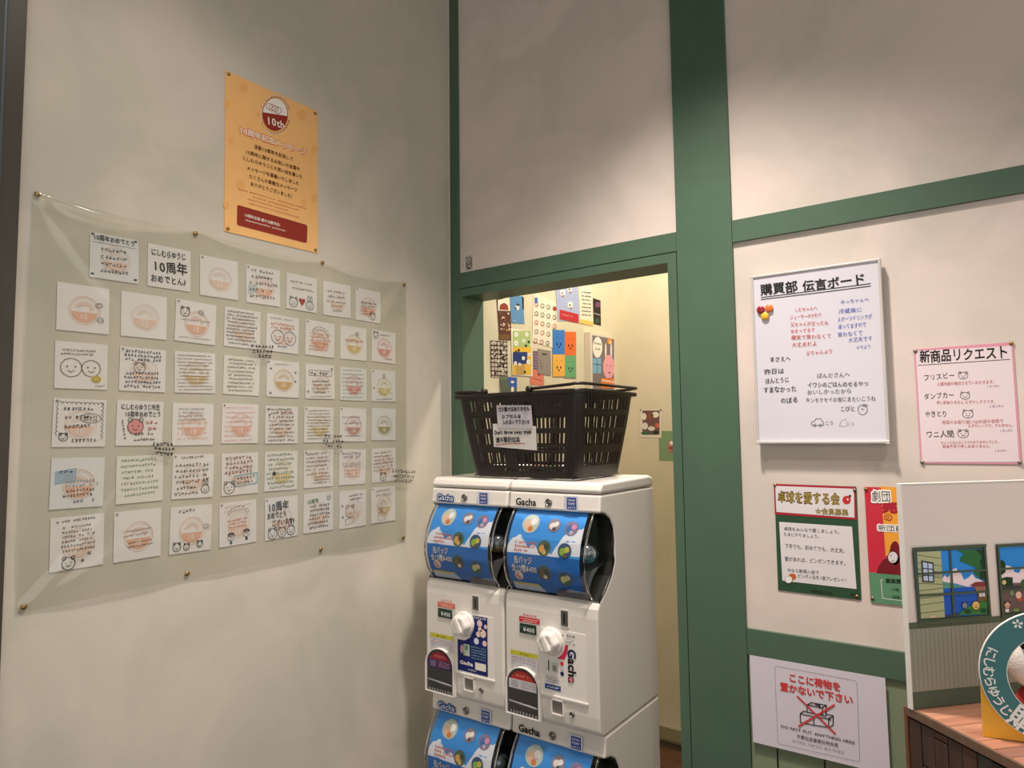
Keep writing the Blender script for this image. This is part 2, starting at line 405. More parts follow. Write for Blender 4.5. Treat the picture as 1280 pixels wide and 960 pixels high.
# per card: (look, paper, stamp ink or None, [(ink, lines, v0, v1, u0, u1, letter height)], [extras])
def L_(m, n, v0, v1, u0=.08, u1=.92, h=.055): return (m, n, v0, v1, u0, u1, h)
CARDS = {
 (0,0): ('card with an underlined heading and taped corners', M_PAPERB, ORP, [L_(K,4,.38,.85,.18,.85,.075)], ['title:10周年おめでとう:.06:.16:.92:.11', 'line:.05:.21:.95', 'corner']),
 (0,1): ('card lettered with a large black 10周年', M_PAPER, None, [], ['title:にしむらゆうじ:.07:.26:.88:.14', 'title:10周年:.10:.62:.92:.24', 'title:おめでとん♪:.06:.88:.97:.16']),
 (0,2): ('almost blank card with only a pale round orange stamp', M_PAPER, ORP, [], []),
 (0,3): ('card filled with six lines of dark writing and a blue scribble', M_PAPER, OR, [L_(NV,2,.16,.33,.1,.85,.09), L_(K,3,.5,.85,.1,.93,.09)], ['bluepatch']),
 (0,4): ('card with two small animals and a red heart', M_PAPER, None, [L_(K,2,.24,.42,.1,.9,.06)], ['face:.22:.8:.13:cat', 'heart:.5:.74', 'face:.76:.82:.12:rabbit']),
 (0,5): ('card with four short lines of small black writing', M_PAPER, ORP, [L_(K,3,.3,.6,.12,.8,.06), L_(BR,2,.72,.86,.3,.75,.05)], []),
 (0,6): ('card with orange lines and a little dark face in its lower corner', M_PAPER, OR, [L_(K,2,.45,.55,.2,.9,.05), L_(ORD_,3,.62,.8,.15,.7,.05)], ['face:.66:.82:.11:bear']),
 (1,0): ('card with a round orange stamp and tiny doodles at its right', M_PAPER, OR, [], ['doodle:.82:.4', 'doodle:.82:.72']),
 (1,1): ('card with a faint orange stamp and no writing', M_PAPER, ORP, [], []),
 (1,2): ('card with two small doodles above an orange stamp', M_PAPER, OR, [L_(GY,2,.48,.9,.1,.9,.03)], ['face:.22:.28:.11:bear', 'doodle:.62:.26']),
 (1,3): ('card covered in ten close lines of black writing', M_PAPER, ORP, [L_(K,10,.12,.92,.05,.93,.05)], []),
 (1,4): ('card with orange words above two round blue faces', M_PAPER, ORP, [L_(GY,1,.12,.12,.1,.9,.05), L_(ORD_,2,.28,.38,.12,.95,.07), L_(BL,1,.88,.88,.3,.75,.05)], ['face:.34:.6:.19:none:b', 'face:.72:.6:.19:none:b']),
 (1,5): ('card of dense orange lines under a dark arched heading', M_PAPER, OR, [L_(ORD_,6,.4,.85,.12,.88,.06)], ['arc:.5:.38']),
 (1,6): ('card with a yellow and orange round picture', M_PAPER, ink(216,190,120), [L_(ORD_,1,.46,.46,.15,.9,.08)], ['doodle:.6:.22']),
 (1,7): ('card with a pink stamp under a small cat doodle', M_PAPER, PK, [L_(K,1,.16,.16,.3,.85,.06), L_(RED,1,.9,.9,.5,.85,.05)], ['face:.16:.17:.1:cat']),
 (2,0): ('card with two brown sketches and a bright yellow blob', M_PAPER, None, [L_(BR,2,.2,.28,.1,.8,.05)], ['face:.3:.55:.2:none:n', 'face:.68:.55:.18:none:n', 'blob:.78:.78', 'sign']),
 (2,1): ('card with blue-black writing around a small face', M_PAPER, ORP, [L_(NV,3,.12,.3,.1,.92,.07), L_(NV,4,.62,.92,.1,.92,.07)], ['face:.42:.46:.12:bear:n']),
 (2,2): ('card of close brown lines like ruled paper', M_PAPER, ink(216,190,140), [L_(BRD,11,.1,.94,.05,.95,.03)], []),
 (2,3): ('cream card filled with brown writing', M_CREAM, None, [L_(BRD,9,.12,.92,.1,.9,.055)], []),
 (2,4): ('card with a golden orange stamp and stars at its corners', M_PAPER, ink(214,176,120), [L_(GY,1,.12,.12,.2,.8,.04)], ['star:.12:.24', 'star:.88:.55', 'star:.12:.9', 'star:.88:.3']),
 (2,5): ('card with a boxed black heading over small writing', M_PAPER, ORP, [L_(K,4,.52,.84,.2,.92,.06), L_(K,1,.95,.95,.1,.9,.03)], ['banner', 'star:.9:.12', 'star:.08:.8']),
 (2,6): ('card with pale green ruling over a pink stamp', M_PAPERB, PK, [L_(GRN,8,.1,.92,.06,.9,.025)], []),
 (2,7): ('card with black dots scattered round a yellow drawing', M_PAPERB, ink(206,196,130), [L_(K,1,.95,.95,.15,.9,.04)], ['dots', 'doodle:.5:.2']),
 (3,0): ('card with a scalloped black border and speech bubbles', M_PAPER, ORP, [L_(K,3,.24,.6,.18,.75,.07), L_(ORD_,1,.62,.62,.2,.6,.06), L_(K,1,.9,.9,.35,.9,.07)], ['scallop', 'bubble:.7:.4', 'face:.2:.8:.08:bear']),
 (3,1): ('card with a pink face among heavy black words', M_PAPER, None, [L_(RED,2,.52,.66,.62,.92,.08), L_(K,2,.78,.9,.35,.9,.07)], ['title:にしむらゆうじ先生:.08:.2:.92:.11', 'title:10周年おめでとう:.16:.36:.95:.11', 'face:.4:.58:.17:bear::p', 'vert']),
 (3,2): ('card of pale grey lines crossing an orange stamp', M_PAPER, OR, [L_(GY,4,.16,.42,.12,.85,.05), L_(OR,4,.5,.86,.1,.9,.05)], []),
 (3,3): ('card of faint pink lines crossing an orange stamp', M_PAPER, OR, [L_(PK,8,.12,.94,.08,.92,.035)], []),
 (3,4): ('card of black writing with red ribbons across its heading', M_PAPER, ORP, [L_(K,9,.12,.94,.1,.95,.06), L_(RED,1,.18,.18,.3,.9,.05)], ['star:.08:.1', 'star:.12:.24']),
 (3,5): ('card closely ruled with thin brown lines', M_PAPER, ink(220,200,150), [L_(BRD,10,.12,.9,.08,.94,.03)], []),
 (3,6): ('card with a mauve and orange round stamp', M_PAPER, ink(206,160,150), [L_(PUR,4,.3,.85,.1,.85,.04)], []),
 (3,7): ('pale blue card with an olive stamp', M_PAPERB, OLV, [], []),
 (4,0): ('card with a blue brushed patch beside dark writing', M_PAPERB, OR, [L_(GY,2,.5,.58,.25,.9,.06), L_(K,2,.68,.78,.22,.85,.06), L_(BL,1,.9,.9,.4,.9,.07)], ['bluepatch2']),
 (4,1): ('cream card of faded grey-green writing', M_CREAM, None, [L_(GRN,7,.12,.85,.1,.9,.06)], []),
 (4,2): ('card of bold black lines with a corner animal', M_PAPER, ORP, [L_(K,1,.1,.1,.2,.85,.06), L_(K,6,.28,.92,.06,.7,.075), L_(K,4,.28,.62,.7,.95,.075)], ['face:.8:.8:.1:rabbit']),
 (4,3): ('card with dark red words, blue box and bear', M_PAPER, ORP, [L_(DR,4,.16,.5,.08,.92,.09), L_(ORD_,1,.56,.56,.1,.3,.08)], ['bluebox', 'face:.2:.82:.14:bear']),
 (4,4): ('card written all over in green', M_PAPER, ink(220,200,140), [L_(GRN,8,.12,.94,.06,.93,.07)], ['dot:.28:.56']),
 (4,5): ('card of brown writing slanting over an orange patch', M_PAPER, ORP, [L_(BRD,6,.12,.66,.06,.9,.06), L_(BR,3,.74,.9,.3,.9,.05)], []),
 (4,6): ('card with a purple heading and an orange box', M_PAPER, ORP, [L_(PUR,2,.16,.26,.1,.9,.09), L_(GY,2,.42,.48,.1,.8,.04), L_(ORD_,2,.62,.72,.25,.75,.06)], ['orbox']),
 (4,7): ('card of dark red lines above a small bear', M_PAPER, ORP, [L_(DR,6,.16,.68,.06,.92,.06)], ['face:.45:.85:.12:bear']),
 (5,0): ('card of red-brown lines with a round face at the foot', M_PAPER, ORP, [L_(K,1,.1,.1,.1,.92,.05), L_(BRD,6,.22,.66,.2,.85,.05)], ['face:.34:.88:.12:bear', 'star:.72:.74', 'star:.6:.86']),
 (5,1): ('card with a pale orange stamp crossed by thin dark lines', M_PAPER, OR, [L_(BR,2,.42,.52,.2,.8,.03), L_(BRD,2,.66,.74,.25,.85,.03)], []),
 (5,2): ('card with black animal doodles along its lower edge', M_PAPER, OR, [L_(K,1,.14,.14,.1,.7,.07)], ['face:.17:.86:.09:bear', 'face:.4:.88:.07:cat', 'face:.72:.85:.07:bear', 'doodle:.88:.5']),
 (5,3): ('card with two small children drawn below an orange arch', M_PAPER, ORP, [L_(ORP,2,.12,.22,.1,.9,.05), L_(ORD_,3,.45,.6,.22,.8,.05)], ['arc:.5:.34', 'kid:.3:.8', 'kid:.72:.76']),
 (5,4): ('card with a large 10周年 over three laughing black faces', M_PAPER, ORP, [], ['title:10周年:.08:.32:.72:.2', 'title:おめでとう:.06:.5:.65:.14', 'title:ございます♪:.2:.68:.97:.13', 'face:.22:.86:.13:bear', 'face:.5:.86:.12:cat', 'face:.78:.84:.12:rabbit']),
 (5,5): ('card reading 10周年 in green with black lines below', M_PAPER, ORP, [L_(K,3,.36,.58,.2,.9,.07), L_(K,3,.68,.9,.12,.85,.07)], ['gtitle:10周年:.1:.26:.5:.1', 'doodle:.85:.14']),
 (5,6): ('card with a dog and pencil sketch', M_PAPER, ORP, [L_(K,2,.16,.26,.35,.9,.05)], ['face:.38:.56:.16:bear:n', 'pencil', 'star:.1:.4', 'star:.12:.7']),
 (5,7): ('card with a brown potted plant sketched in the middle', M_PAPER, ink(214,190,150), [L_(GY,2,.14,.26,.1,.85,.07)], ['pot']),
}
def draw_card(cv, spec):
    look, pap, stamp, lines, extras = spec
    cv.zoom = None; w0 = .0008
    if stamp:
        c = (.52, .54)
        cv.ring(stamp, c, .30, .30, .0012, 1, 'stamp', 22); cv.ring(stamp, c, .26, .26, .0008, 1, 'stamp', 22)
        cv.poly(stamp, cv._ell(c, .25, .25, 12, .15, PI-.15), 1, 'stamp')
        cv.text('10', (c[0]-.10, c[1]+.19), (c[0]+.06, c[1]+.19), .14, pap, 2, .02, 0, 'stamp')
        for k in range(10):
            a = PI+.3+k*.28; cv.stroke(stamp, [(c[0]+.20*math.cos(a), c[1]+.20*math.sin(a)), (c[0]+.11*math.cos(a+.4), c[1]+.10*math.sin(a+.4))], .0012, 1, 'stamp')
    for m_, n, v0, v1, u0, u1, h in lines:
        for i in range(n):
            v = v0 if n == 1 else v0+(v1-v0)*i/(n-1)
            a = u0+random.uniform(-.02, .04); b = u1-random.uniform(0, .12)
            cv.scrib((a, v+.01), (b, v-random.uniform(0, .02)), h, m_, w=.0009 if h > .06 else (.0007 if h > .04 else .0005))
    for e in extras:
        q = e.split(':'); k = q[0]; f = [float(x) for x in q[1:] if x.replace('.', '').isdigit()]
        if k in ('title', 'gtitle'):
            f = [float(x) for x in q[2:]]
            cv.text(q[1], (f[0], f[1]), (f[2], f[1]-.02), f[3], GRN if k == 'gtitle' else K, 3, .025, .05)
        elif k == 'line': cv.stroke(NV, [(f[0], f[1]), (f[2], f[1]-.01)], w0)
        elif k == 'corner':
            for a, b in ((.02, .02), (.9, .02), (.02, .9), (.9, .9)): cv.rect(NV, a, b, a+.06, b+.04, 3, 'drawing')
        elif k == 'bluepatch':
            for i in range(5): cv.stroke(LB, [(.05, .55+i*.05), (.3, .5+i*.05)], .0014, 2)
        elif k == 'bluepatch2':
            for i in range(6): cv.stroke(LB, [(.08, .28+i*.045), (.45, .22+i*.045)], .0028, 2)
            cv.scrib((.14, .32), (.4, .3), .07, NV)
        elif k == 'face':
            cc = {'b': BL, 'n': BR, '': K}.get(q[5] if len(q) > 5 else '', K)
            cv.face(cc, (f[0], f[1]), f[2], f[2], q[4], .0014, PK if len(q) > 6 else None)
        elif k == 'heart': cv.poly(RED, [(f[0], f[1]+.13), (f[0]-.11, f[1]-.02), (f[0]-.07, f[1]-.1), (f[0], f[1]-.05), (f[0]+.07, f[1]-.1), (f[0]+.11, f[1]-.02)], 2, 'drawing')
        elif k == 'doodle':
            for i in range(3): cv.ring(K if i else GY, (f[0]+random.uniform(-.04, .04), f[1]+random.uniform(-.04, .04)), .06, .05, .0006, 2, n=8)
        elif k == 'star':
            for i in range(3):
                a = i*PI/3+.2; cv.stroke(K, [(f[0]-.04*math.cos(a), f[1]-.04*math.sin(a)), (f[0]+.04*math.cos(a), f[1]+.04*math.sin(a))], .0009, 2)
        elif k == 'dot': cv.disc(K, (f[0], f[1]), .055, .055, 3)
        elif k == 'blob': cv.disc(YE, (f[0], f[1]), .10, .08, 3); cv.face(BR, (f[0], f[1]), .07, .06, 'none', .0007, None, 4)
        elif k == 'sign': cv.scrib((.75, .95), (.95, .94), .04, K)
        elif k == 'arc':
            for i in range(7):
                a = PI+.35+i*.38; cv.stroke(K, [(f[0]+.30*math.cos(a), f[1]+.22*math.sin(a)+.02), (f[0]+.30*math.cos(a+.25), f[1]+.22*math.sin(a+.25)-.02)], .0012, 3)
            cv.ring(K, (f[0], f[1]+.02), .27, .17, .0007, 3, a0=PI+.3, a1=2*PI-.3, n=10)
        elif k == 'dots':
            for i in range(14): cv.disc(K, (random.uniform(.15, .85), random.uniform(.3, .85)), .014, .014, 3, n=6)
            cv.disc(RED, (.09, .58), .03, .03, 3, n=8)
        elif k == 'scallop':
            pts = [(.12+.76*i/9, .1) for i in range(10)]+[(.9, .1+.7*i/8) for i in range(9)]
            for i, p_ in enumerate(pts): cv.ring(K, p_, .045, .035, .0009, 3, n=6, a0=PI*.9 if i < 10 else -PI/2, a1=2*PI+.2 if i < 10 else PI/2)
            for i in range(7): cv.ring(K, (.09, .18+i*.09), .03, .045, .0009, 3, n=6, a0=PI/2, a1=PI*1.5)
        elif k == 'bubble': cv.ring(K, (f[0], f[1]), .2, .1, .001, 3, n=16); cv.scrib((f[0]-.13, f[1]), (f[0]+.13, f[1]), .05, K); cv.scrib((f[0]-.13, f[1]+.06), (f[0]+.13, f[1]+.06), .05, K)
        elif k == 'vert':
            for i in range(7): cv.scrib((.09+i*.012, .48+i*.065), (.15+i*.012, .47+i*.065), .055, K, 1)
        elif k == 'banner': cv.stroke(K, [(.12, .18), (.9, .18), (.9, .33), (.12, .33)], .0009, 3, closed=True); cv.scrib((.16, .31), (.86, .30), .1, K, w=.0012)
        elif k == 'bluebox': cv.stroke(ink(110, 170, 190), [(.34, .55), (.97, .5), (.97, .76), (.36, .8)], .0022, 2, closed=True); cv.scrib((.4, .66), (.92, .62), .08, NV); cv.scrib((.4, .76), (.85, .73), .07, NV)
        elif k == 'orbox': cv.stroke(ORD_, [(.2, .5), (.75, .5), (.75, .78), (.2, .78)], .001, 3, closed=True)
        elif k == 'kid':
            cv.disc(K, (f[0], f[1]-.05), .09, .05, 2); cv.face(K, (f[0], f[1]), .09, .08, 'none', .001, pap, 3); cv.rect(BL if f[0] < .5 else K, f[0]-.03, f[1]+.09, f[0]+.03, f[1]+.16, 2, 'drawing')
        elif k == 'pencil': cv.stroke(K, [(.2, .78), (.5, .72), (.52, .86), (.22, .92)], .0009, 3, closed=True)
        elif k == 'pot':
            cv.stroke(GY, [(.28, .72), (.58, .72), (.55, .94), (.31, .94)], .0009, 3, closed=True)
            for i in range(6): a = PI+.3+i*.5; cv.stroke(BR, [(.43, .72), (.43+.2*math.cos(a), .55+.2*math.sin(a))], .0008, 2)
cards_meta = []
for r in range(6):
    for c in range(7 if r == 0 else 8):
        spec = CARDS[(r, c)]
        yl = (-1.181 if r == 0 else -1.2395)+.1238*c
        zt = 1.40+[.448, .327, .2045, .083, -.0395, -.160][r]; ht = [.099, .1, .098, .1, .104, .108][r]; wd = .102
        yl += random.uniform(-.002, .002); zt += random.uniform(-.0015, .0015)
        loc = (.0012, yl+wd/2, zt-ht/2)
        mb = MB(); mb.box((-wd/2, -.0008, -ht/2), (wd/2, 0, ht/2), spec[1])
        o = mb.build('message_card', None, loc, (random.uniform(-.006, 0), random.uniform(-.022, .022), PI/2))
        pos = (ORD7 if r == 0 else ORD)[c]
        tag(o, '%s, %s, %s' % (spec[0], ROWN[r], pos), 'card', 'message cards under the clear sheet')
        cv = Canvas(o, norm_tr(wd, ht), .0011); draw_card(cv, spec); cv.flush()
        if (r+c) % 3 == 0 or random.random() < .3:   # small clear corner tack
            pin(o, -wd/2+.006, ht/2-.005, M_STEELPIN, .0022, .001)

# vinyl sheet ------------------------------------------------------
vy0, vy1, vz0, vz1 = -1.292, -.226, 1.062, 1.903
PINS = [(-1.284, 1.898), (-.948, 1.896), (-.565, 1.900), (-.233, 1.893), (-.238, 1.075), (-.563, 1.083), (-.95, 1.082), (-1.280, 1.074)]
mb = MB(); NX, NZ = 150, 110; vs = []; fs = []
def vin_h(y, z):
    h = .0085
    for py, pz in PINS:
        d = math.hypot(y-py, (z-pz)); h -= .0058*math.exp(-(d/.06)**2)
    # tension folds fanning out of the corner pins
    for (py, pz), a0, amp in (((-1.284, 1.898), -.12, .009), ((-1.284, 1.898), -1.0, .0055), ((-1.280, 1.074), .75, .006), ((-1.280, 1.074), .35, .005), ((-.238, 1.075), 2.3, .004), ((-.233, 1.893), -2.5, .004), ((-.95, 1.896), -.5, .002)):
        d = math.hypot(y-py, z-pz)
        if d > 1e-4:
            a = math.atan2(z-pz, y-py); da = (a-a0+PI) % (2*PI)-PI
            h += amp*math.exp(-((da-d*.5)*d/.010)**2)*math.exp(-((d-.12)/.16)**2)
    h += .0012*math.sin(y*7+z*3)+.0009*math.sin(z*17+y*5)+.0010*math.sin((y+1.2)*31+2*math.sin(z*6))*max(0, 1-abs(z-1.55)/.35)
    return max(h, .0034)
for j in range(NZ+1):
    for i in range(NX+1):
        a, b = i/NX, j/NZ; y = vy0+(vy1-vy0)*a; z = vz0+(vz1-vz0)*b
        sag = .010*abs(math.sin(a*3*PI))
        z2 = z-(sag*b if b > .5 else -sag*.3*(1-b)); z2 += -.012*(1-b)*math.sin(a*PI)*-.6
        vs.append((y, -vin_h(y, z), z2))
for j in range(NZ):
    for i in range(NX): k = j*(NX+1)+i; fs.append((k, k+1, k+NX+2, k+NX+1))
mb.add(vs, fs, M_VINYL, True)
vin = mb.build('vinyl_sheet', None, (0, 0, 0), RL)
tag(vin, 'large clear plastic sheet pinned over the message cards on the left wall', 'plastic sheet')
for py, pz in PINS: pin(vin, py, pz, M_GOLD, .006, .0035)
cv = Canvas(vin, lambda p: on_plane(LW[0], p[0], p[1], .011), .0122)
for (x0, y0, n) in ((313, 435, 3), (190, 557, 3), (401, 547, 3), (489, 591, 3)):
    for i in range(n): cv.scrib((x0+i*2, y0+i*6), (x0+24-i*2+(6 if n == 3 else 0), y0+i*6+1), 4.6, K, w=.0014)
cv.flush()

# ------------------------------------------------------------------ orange anniversary poster
o, cv = sheet('poster', LWn(.0012), [(282.2, 89), (396.2, 138.2), (397.6, 317.3), (279.5, 288)], mat('orange_poster', srgb(250, 194, 124), .45, noise=.05, nscale=5))
tag(o, 'orange poster headed 10周年記念メッセージ on the left wall above the clear sheet', 'poster')
cv.zoom = (260, 80, 3.692)
PALE = ink(240, 186, 118); MAR = ink(150, 52, 38); WH = ink(245, 238, 226); LOR = ink(228, 120, 60)
for bx, by, r in ((163, 110, 20), (88, 185, 14), (432, 235, 20), (150, 560, 20), (105, 355, 14), (492, 395, 16), (490, 620, 16), (84, 650, 14), (440, 640, 12), (235, 230, 12)):
    cv.disc(ink(244, 184, 112), (bx, by), r, r*1.25, 1, 'print'); cv.stroke(ink(244, 184, 112), [(bx, by+r*1.2), (bx+3, by+r*2)], .001, 1, 'print')
cv.disc(WH, (308, 235), 66, 92, 2, 'emblem', 28); cv.disc(PALE, (308, 235), 64, 89, 3, 'emblem', 28)
cv.disc(WH, (308, 232), 58, 76, 4, 'emblem', 24); cv.ring(MAR, (308, 232), 58, 76, .0018, 5, 'emblem', 28)
cv.poly(MAR, cv._ell((308, 232), 57, 75, 14, .12, PI+.12), 5, 'emblem')
for a in (-.4, .2, .8, 1.5): cv.ring(MAR, (290+a*22, 200+a*10), 14, 15, .0012, 6, 'emblem', 10)
cv.text('10th', (268, 276), (352, 300), 38, WH, 6, .03, .02, 'emblem')
for i in range(12):
    a = PI+.35+i*.22; cv.stroke(MAR, [(308+66*math.cos(a), 232+88*math.sin(a)), (308+70*math.cos(a+.1), 232+80*math.sin(a+.1))], .0016, 6, 'emblem')
    a = .4+i*.21; cv.stroke(MAR, [(308+64*math.cos(a), 235+86*math.sin(a)), (308+70*math.cos(a-.1), 235+84*math.sin(a-.1))], .0016, 6, 'emblem')
cv.text('10周年記念メッセージ', (140, 316), (455, 424), 32, LOR, 2, .09, 0)
cv.text('10周年記念メッセージ', (142, 314), (453, 421), 27, WH, 3, .03, 0)
TXT = ink(96, 52, 20)
for b, x0, y0, x1, y1 in (('活動10周年を記念して', 212, 388, 394, 448), ('10周年に関するお祝いの言葉や', 172, 412, 424, 494), ('にしむらゆうじとの思い出を書いた', 158, 440, 436, 530),
    ('メッセージを募集いたしました', 178, 486, 420, 560), ('たくさんの素敵なメッセージ', 188, 525, 412, 590), ('ありがとうございました！', 194, 560, 398, 622)):
    cv.text(b, (x0, y0), (x1, y1), 17, TXT, 2, .02, 0)
for i, (x0, x1) in enumerate(((140, 455), (205, 420), (180, 370), (185, 420))): cv.scrib((x0, 580+i*17+(x0-140)*.29), (x1, 580+i*17+(x1-140)*.29), 7, ORD_, w=.0006)
cv.poly(MAR, [(134, 655), (140, 651), (452, 742), (458, 750), (456, 820), (450, 826), (140, 745), (133, 738)], 2, 'print')
cv.text('10周年企画 続々公開予定！', (166, 702), (340, 752), 13, WH, 3, .03, 0)
cv.scrib((166, 722), (356, 774), 7, WH, w=.0007)
cv.flush()
for u, v in ((-.47, .485), (.47, .475), (-.47, -.48), (.47, -.48)): pin(o, u*cv.w, v*cv.h, M_GOLD, .005, .0008)

# ------------------------------------------------------------------ whiteboard
q0 = Vector(on_plane(RW[0], 937.4, 345, .016)); q1 = Vector(on_plane(RW[0], 1114, 556, .016))
bx0, bx1, bz0, bz1 = 1.056, 1.360, 1.368, 1.806
wb = empty('whiteboard', ((bx0+bx1)/2, 0, bz0)); tag(wb, 'small framed whiteboard titled 購買部 伝言ボード with handwritten messages', 'whiteboard')
W_, H_ = bx1-bx0, bz1-bz0
mb = MB(); mb.box((-W_/2+.004, -.013, .004), (W_/2-.004, 0, H_-.004), M_BOARD); mb.build('writing_surface', wb)
mb = MB()
for a, b in (((-W_/2, -.0165, .006), (-W_/2+.006, 0, H_-.006)), ((W_/2-.006, -.0165, .006), (W_/2, 0, H_-.006)), ((-W_/2, -.0165, H_-.006), (W_/2, 0, H_))): mb.box(a, b, M_ALU)
mb.build('frame', wb, bevel=.0015)
mb = MB(); mb.box((-W_/2-.001, -.021, -.002), (W_/2+.001, 0, .005), mat('pen_tray_grey', srgb(196, 190, 186), .35)); mb.build('pen_tray', wb, bevel=.002)
mb = MB()
for s_ in (-1, 1): mb = MB(); mb.box((s_*(W_/2-.004)-.005, -.0225, -.004), (s_*(W_/2-.004)+.005, .0, .006), M_ALU); mb.build('corner_cap', wb, bevel=.002)
Wm = Matrix.Translation(Vector(((bx0+bx1)/2, 0, bz0)))
cv = Canvas(wb, lambda p: on_plane(Wm, p[0], p[1], .013), .0133); cv.zoom = (920, 310, 3.557)
RD = ink(196, 66, 58); BU = ink(72, 84, 178); DG = ink(58, 66, 60)
cv.text('購買部', (108, 207), (275, 190), 42, K, 3, .03, .03); cv.text('伝言ボード', (296, 190), (578, 155), 40, K, 3, .03, .03)
cv.stroke(K, [(112, 220), (350, 190), (598, 158)], .0018); cv.stroke(K, [(112, 229), (350, 201), (598, 169)], .0018)
for b, x0, y0, x1, y1, h, m_ in (('しむちゃんへ', 262, 284, 362, 274, 16, RD), ('ジューサーのかわり', 240, 318, 382, 304, 17, RD), ('父ちゃんが言ったね', 242, 350, 412, 340, 17, RD), ('あまってます', 242, 378, 352, 371, 16, RD),
    ('購買で買わなくて', 246, 408, 426, 398, 18, RD), ('大丈夫だよ', 248, 440, 362, 432, 18, RD), ('父ちゃんより', 312, 478, 432, 466, 18, RD),
    ('みっちゃんへ', 464, 247, 592, 236, 16, BU), ('冷蔵庫に', 456, 292, 562, 282, 19, BU), ('スポーツドリンクが', 450, 328, 606, 312, 19, BU), ('凍ってますので', 454, 360, 580, 348, 19, BU), ('買わなくて', 452, 396, 566, 384, 19, BU), ('大丈夫です', 500, 418, 608, 408, 18, BU), ('ママより', 534, 452, 602, 442, 15, BU),
    ('まさえへ', 150, 506, 244, 500, 20, K), ('昨日は', 126, 562, 216, 556, 22, K), ('ほんとうに', 130, 602, 238, 594, 22, K), ('すまなかった', 122, 642, 270, 636, 23, K), ('のぼる', 198, 690, 278, 684, 22, K),
    ('ぱんださんへ', 360, 578, 508, 570, 19, DG), ('イワシのごはんのせるやつ', 318, 618, 590, 614, 20, DG), ('おいしかったから', 316, 650, 516, 644, 19, DG), ('キンモクセイの夜にまたいこうね', 310, 686, 622, 678, 19, DG), ('こびと', 464, 724, 530, 724, 20, DG), ('こう', 396, 786, 436, 784, 16, DG), ('こう', 496, 790, 528, 788, 14, GY)):
    cv.text(b, (x0, y0), (x1, y1), h, m_, 3, -.004 if h < 20 else .01, .05)
cv.ring(DG, (563, 719), 21, 22, .0011); cv.ring(DG, (574, 700), 11, 5, .001, n=10); cv.stroke(DG, [(556, 722), (562, 712), (570, 722)], .0008)
cv.stroke(DG, [(336, 786), (336, 774), (348, 770), (356, 759), (376, 758), (384, 770), (390, 776), (389, 788)], .0011); cv.stroke(DG, [(336, 788), (389, 789)], .001)
for x in (350, 376): cv.ring(DG, (x, 788), 6, 6, .001, n=10)
cv.stroke(GY, [(460, 790), (466, 772), (478, 762), (488, 760), (494, 776), (492, 792), (460, 792)], .0008)
cv.flush()
for (x, y, c_, nm) in ((110, 275, (150, 30, 46), 'dark red'), (147, 268, (236, 120, 50), 'orange'), (129, 303, (240, 186, 50), 'yellow')):
    u, v = on_plane(Wm, 920+x/3.557, 310+y/3.557, .016)
    mb = MB(); mb.lathe([(0, 0), (.0098, 0), (.0102, .001), (.0098, .005), (.0085, .0062), (.0, .0066)], 22, mat('magnet_'+nm.replace(' ', '_'), srgb(*c_), .25, coat=.3), Matrix.Rotation(PI/2, 4, 'X'))
    m_ = mb.build('magnet', None, ((bx0+bx1)/2+u, -.0135, bz0+v)); tag(m_, 'round %s magnet on the whiteboard' % nm, 'magnet', 'magnets on the whiteboard')

# ------------------------------------------------------------------ pink request sheet
o, cv = sheet('request_notice', RWn(-.0085), [(1142, 436), (1266.5, 428.5), (1277, 579.5), (1151.5, 580)], mat('pink_border', srgb(222, 150, 170), .6))
tag(o, 'pink-bordered handwritten notice headed 新商品リクエスト right of the whiteboard', 'notice')
cv.zoom = (1120, 410, 5.05)
cv.poly(ink(232, 216, 220), [(124, 146), (729, 112), (778, 846), (166, 846)], 1, 'print')
cv.text('新商品リクエスト', (150, 214), (712, 184), 66, K, 3, .025, .03); cv.stroke(K, [(140, 236), (718, 198)], .0014)
for b, x0, y0, x1, y1, h in (('フリスビー', 174, 330, 374, 312, 34), ('ダンプカー', 176, 448, 370, 438, 34), ('やきとり', 184, 560, 326, 556, 34), ('ワニ人間', 192, 692, 368, 684, 38)): cv.text(b, (x0, y0), (x1, y1), h, K, 3, .0, .05)
for c_, r, k_ in (((424, 300), 30, 'bear'), ((436, 428), 30, 'cat'), ((454, 544), 34, 'cat'), ((424, 668), 34, 'bear')): cv.face(K, c_, r, r*.72, k_, .0009)
REDP = ink(186, 90, 96)
for b, x0, y0, x1, y1, h in (('人間可能か検討させていただきます。', 260, 364, 636, 348, 20), ('くまっちゃ', 572, 376, 652, 372, 15), ('申し訳ありません むずかしそうです。', 256, 480, 640, 474, 20), ('くまっちゃ', 588, 502, 682, 498, 16),
    ('惣菜のお取り扱いはお店の事情で', 290, 606, 680, 596, 20), ('むずかしいです。すみません。', 456, 626, 752, 622, 18), ('くまっちゃ', 656, 656, 738, 652, 15), ('ちょっとなんのことかわかりませんでした。', 284, 732, 662, 726, 18), ('勉強不足で申し訳ありません', 294, 756, 594, 754, 18), ('くまっちゃ', 622, 782, 700, 778, 15)):
    cv.text(b, (x0, y0), (x1, y1), h, REDP if 'くま' not in b else PUR, 3, -.006, .04)
cv.flush()
for u, v, m_ in ((-.485, .485, M_STEELPIN), (.485, .49, M_GOLD), (-.485, -.49, M_STEELPIN), (.485, -.485, M_STEELPIN)): pin(o, u*cv.w, v*cv.h, m_, .0045, .0008)

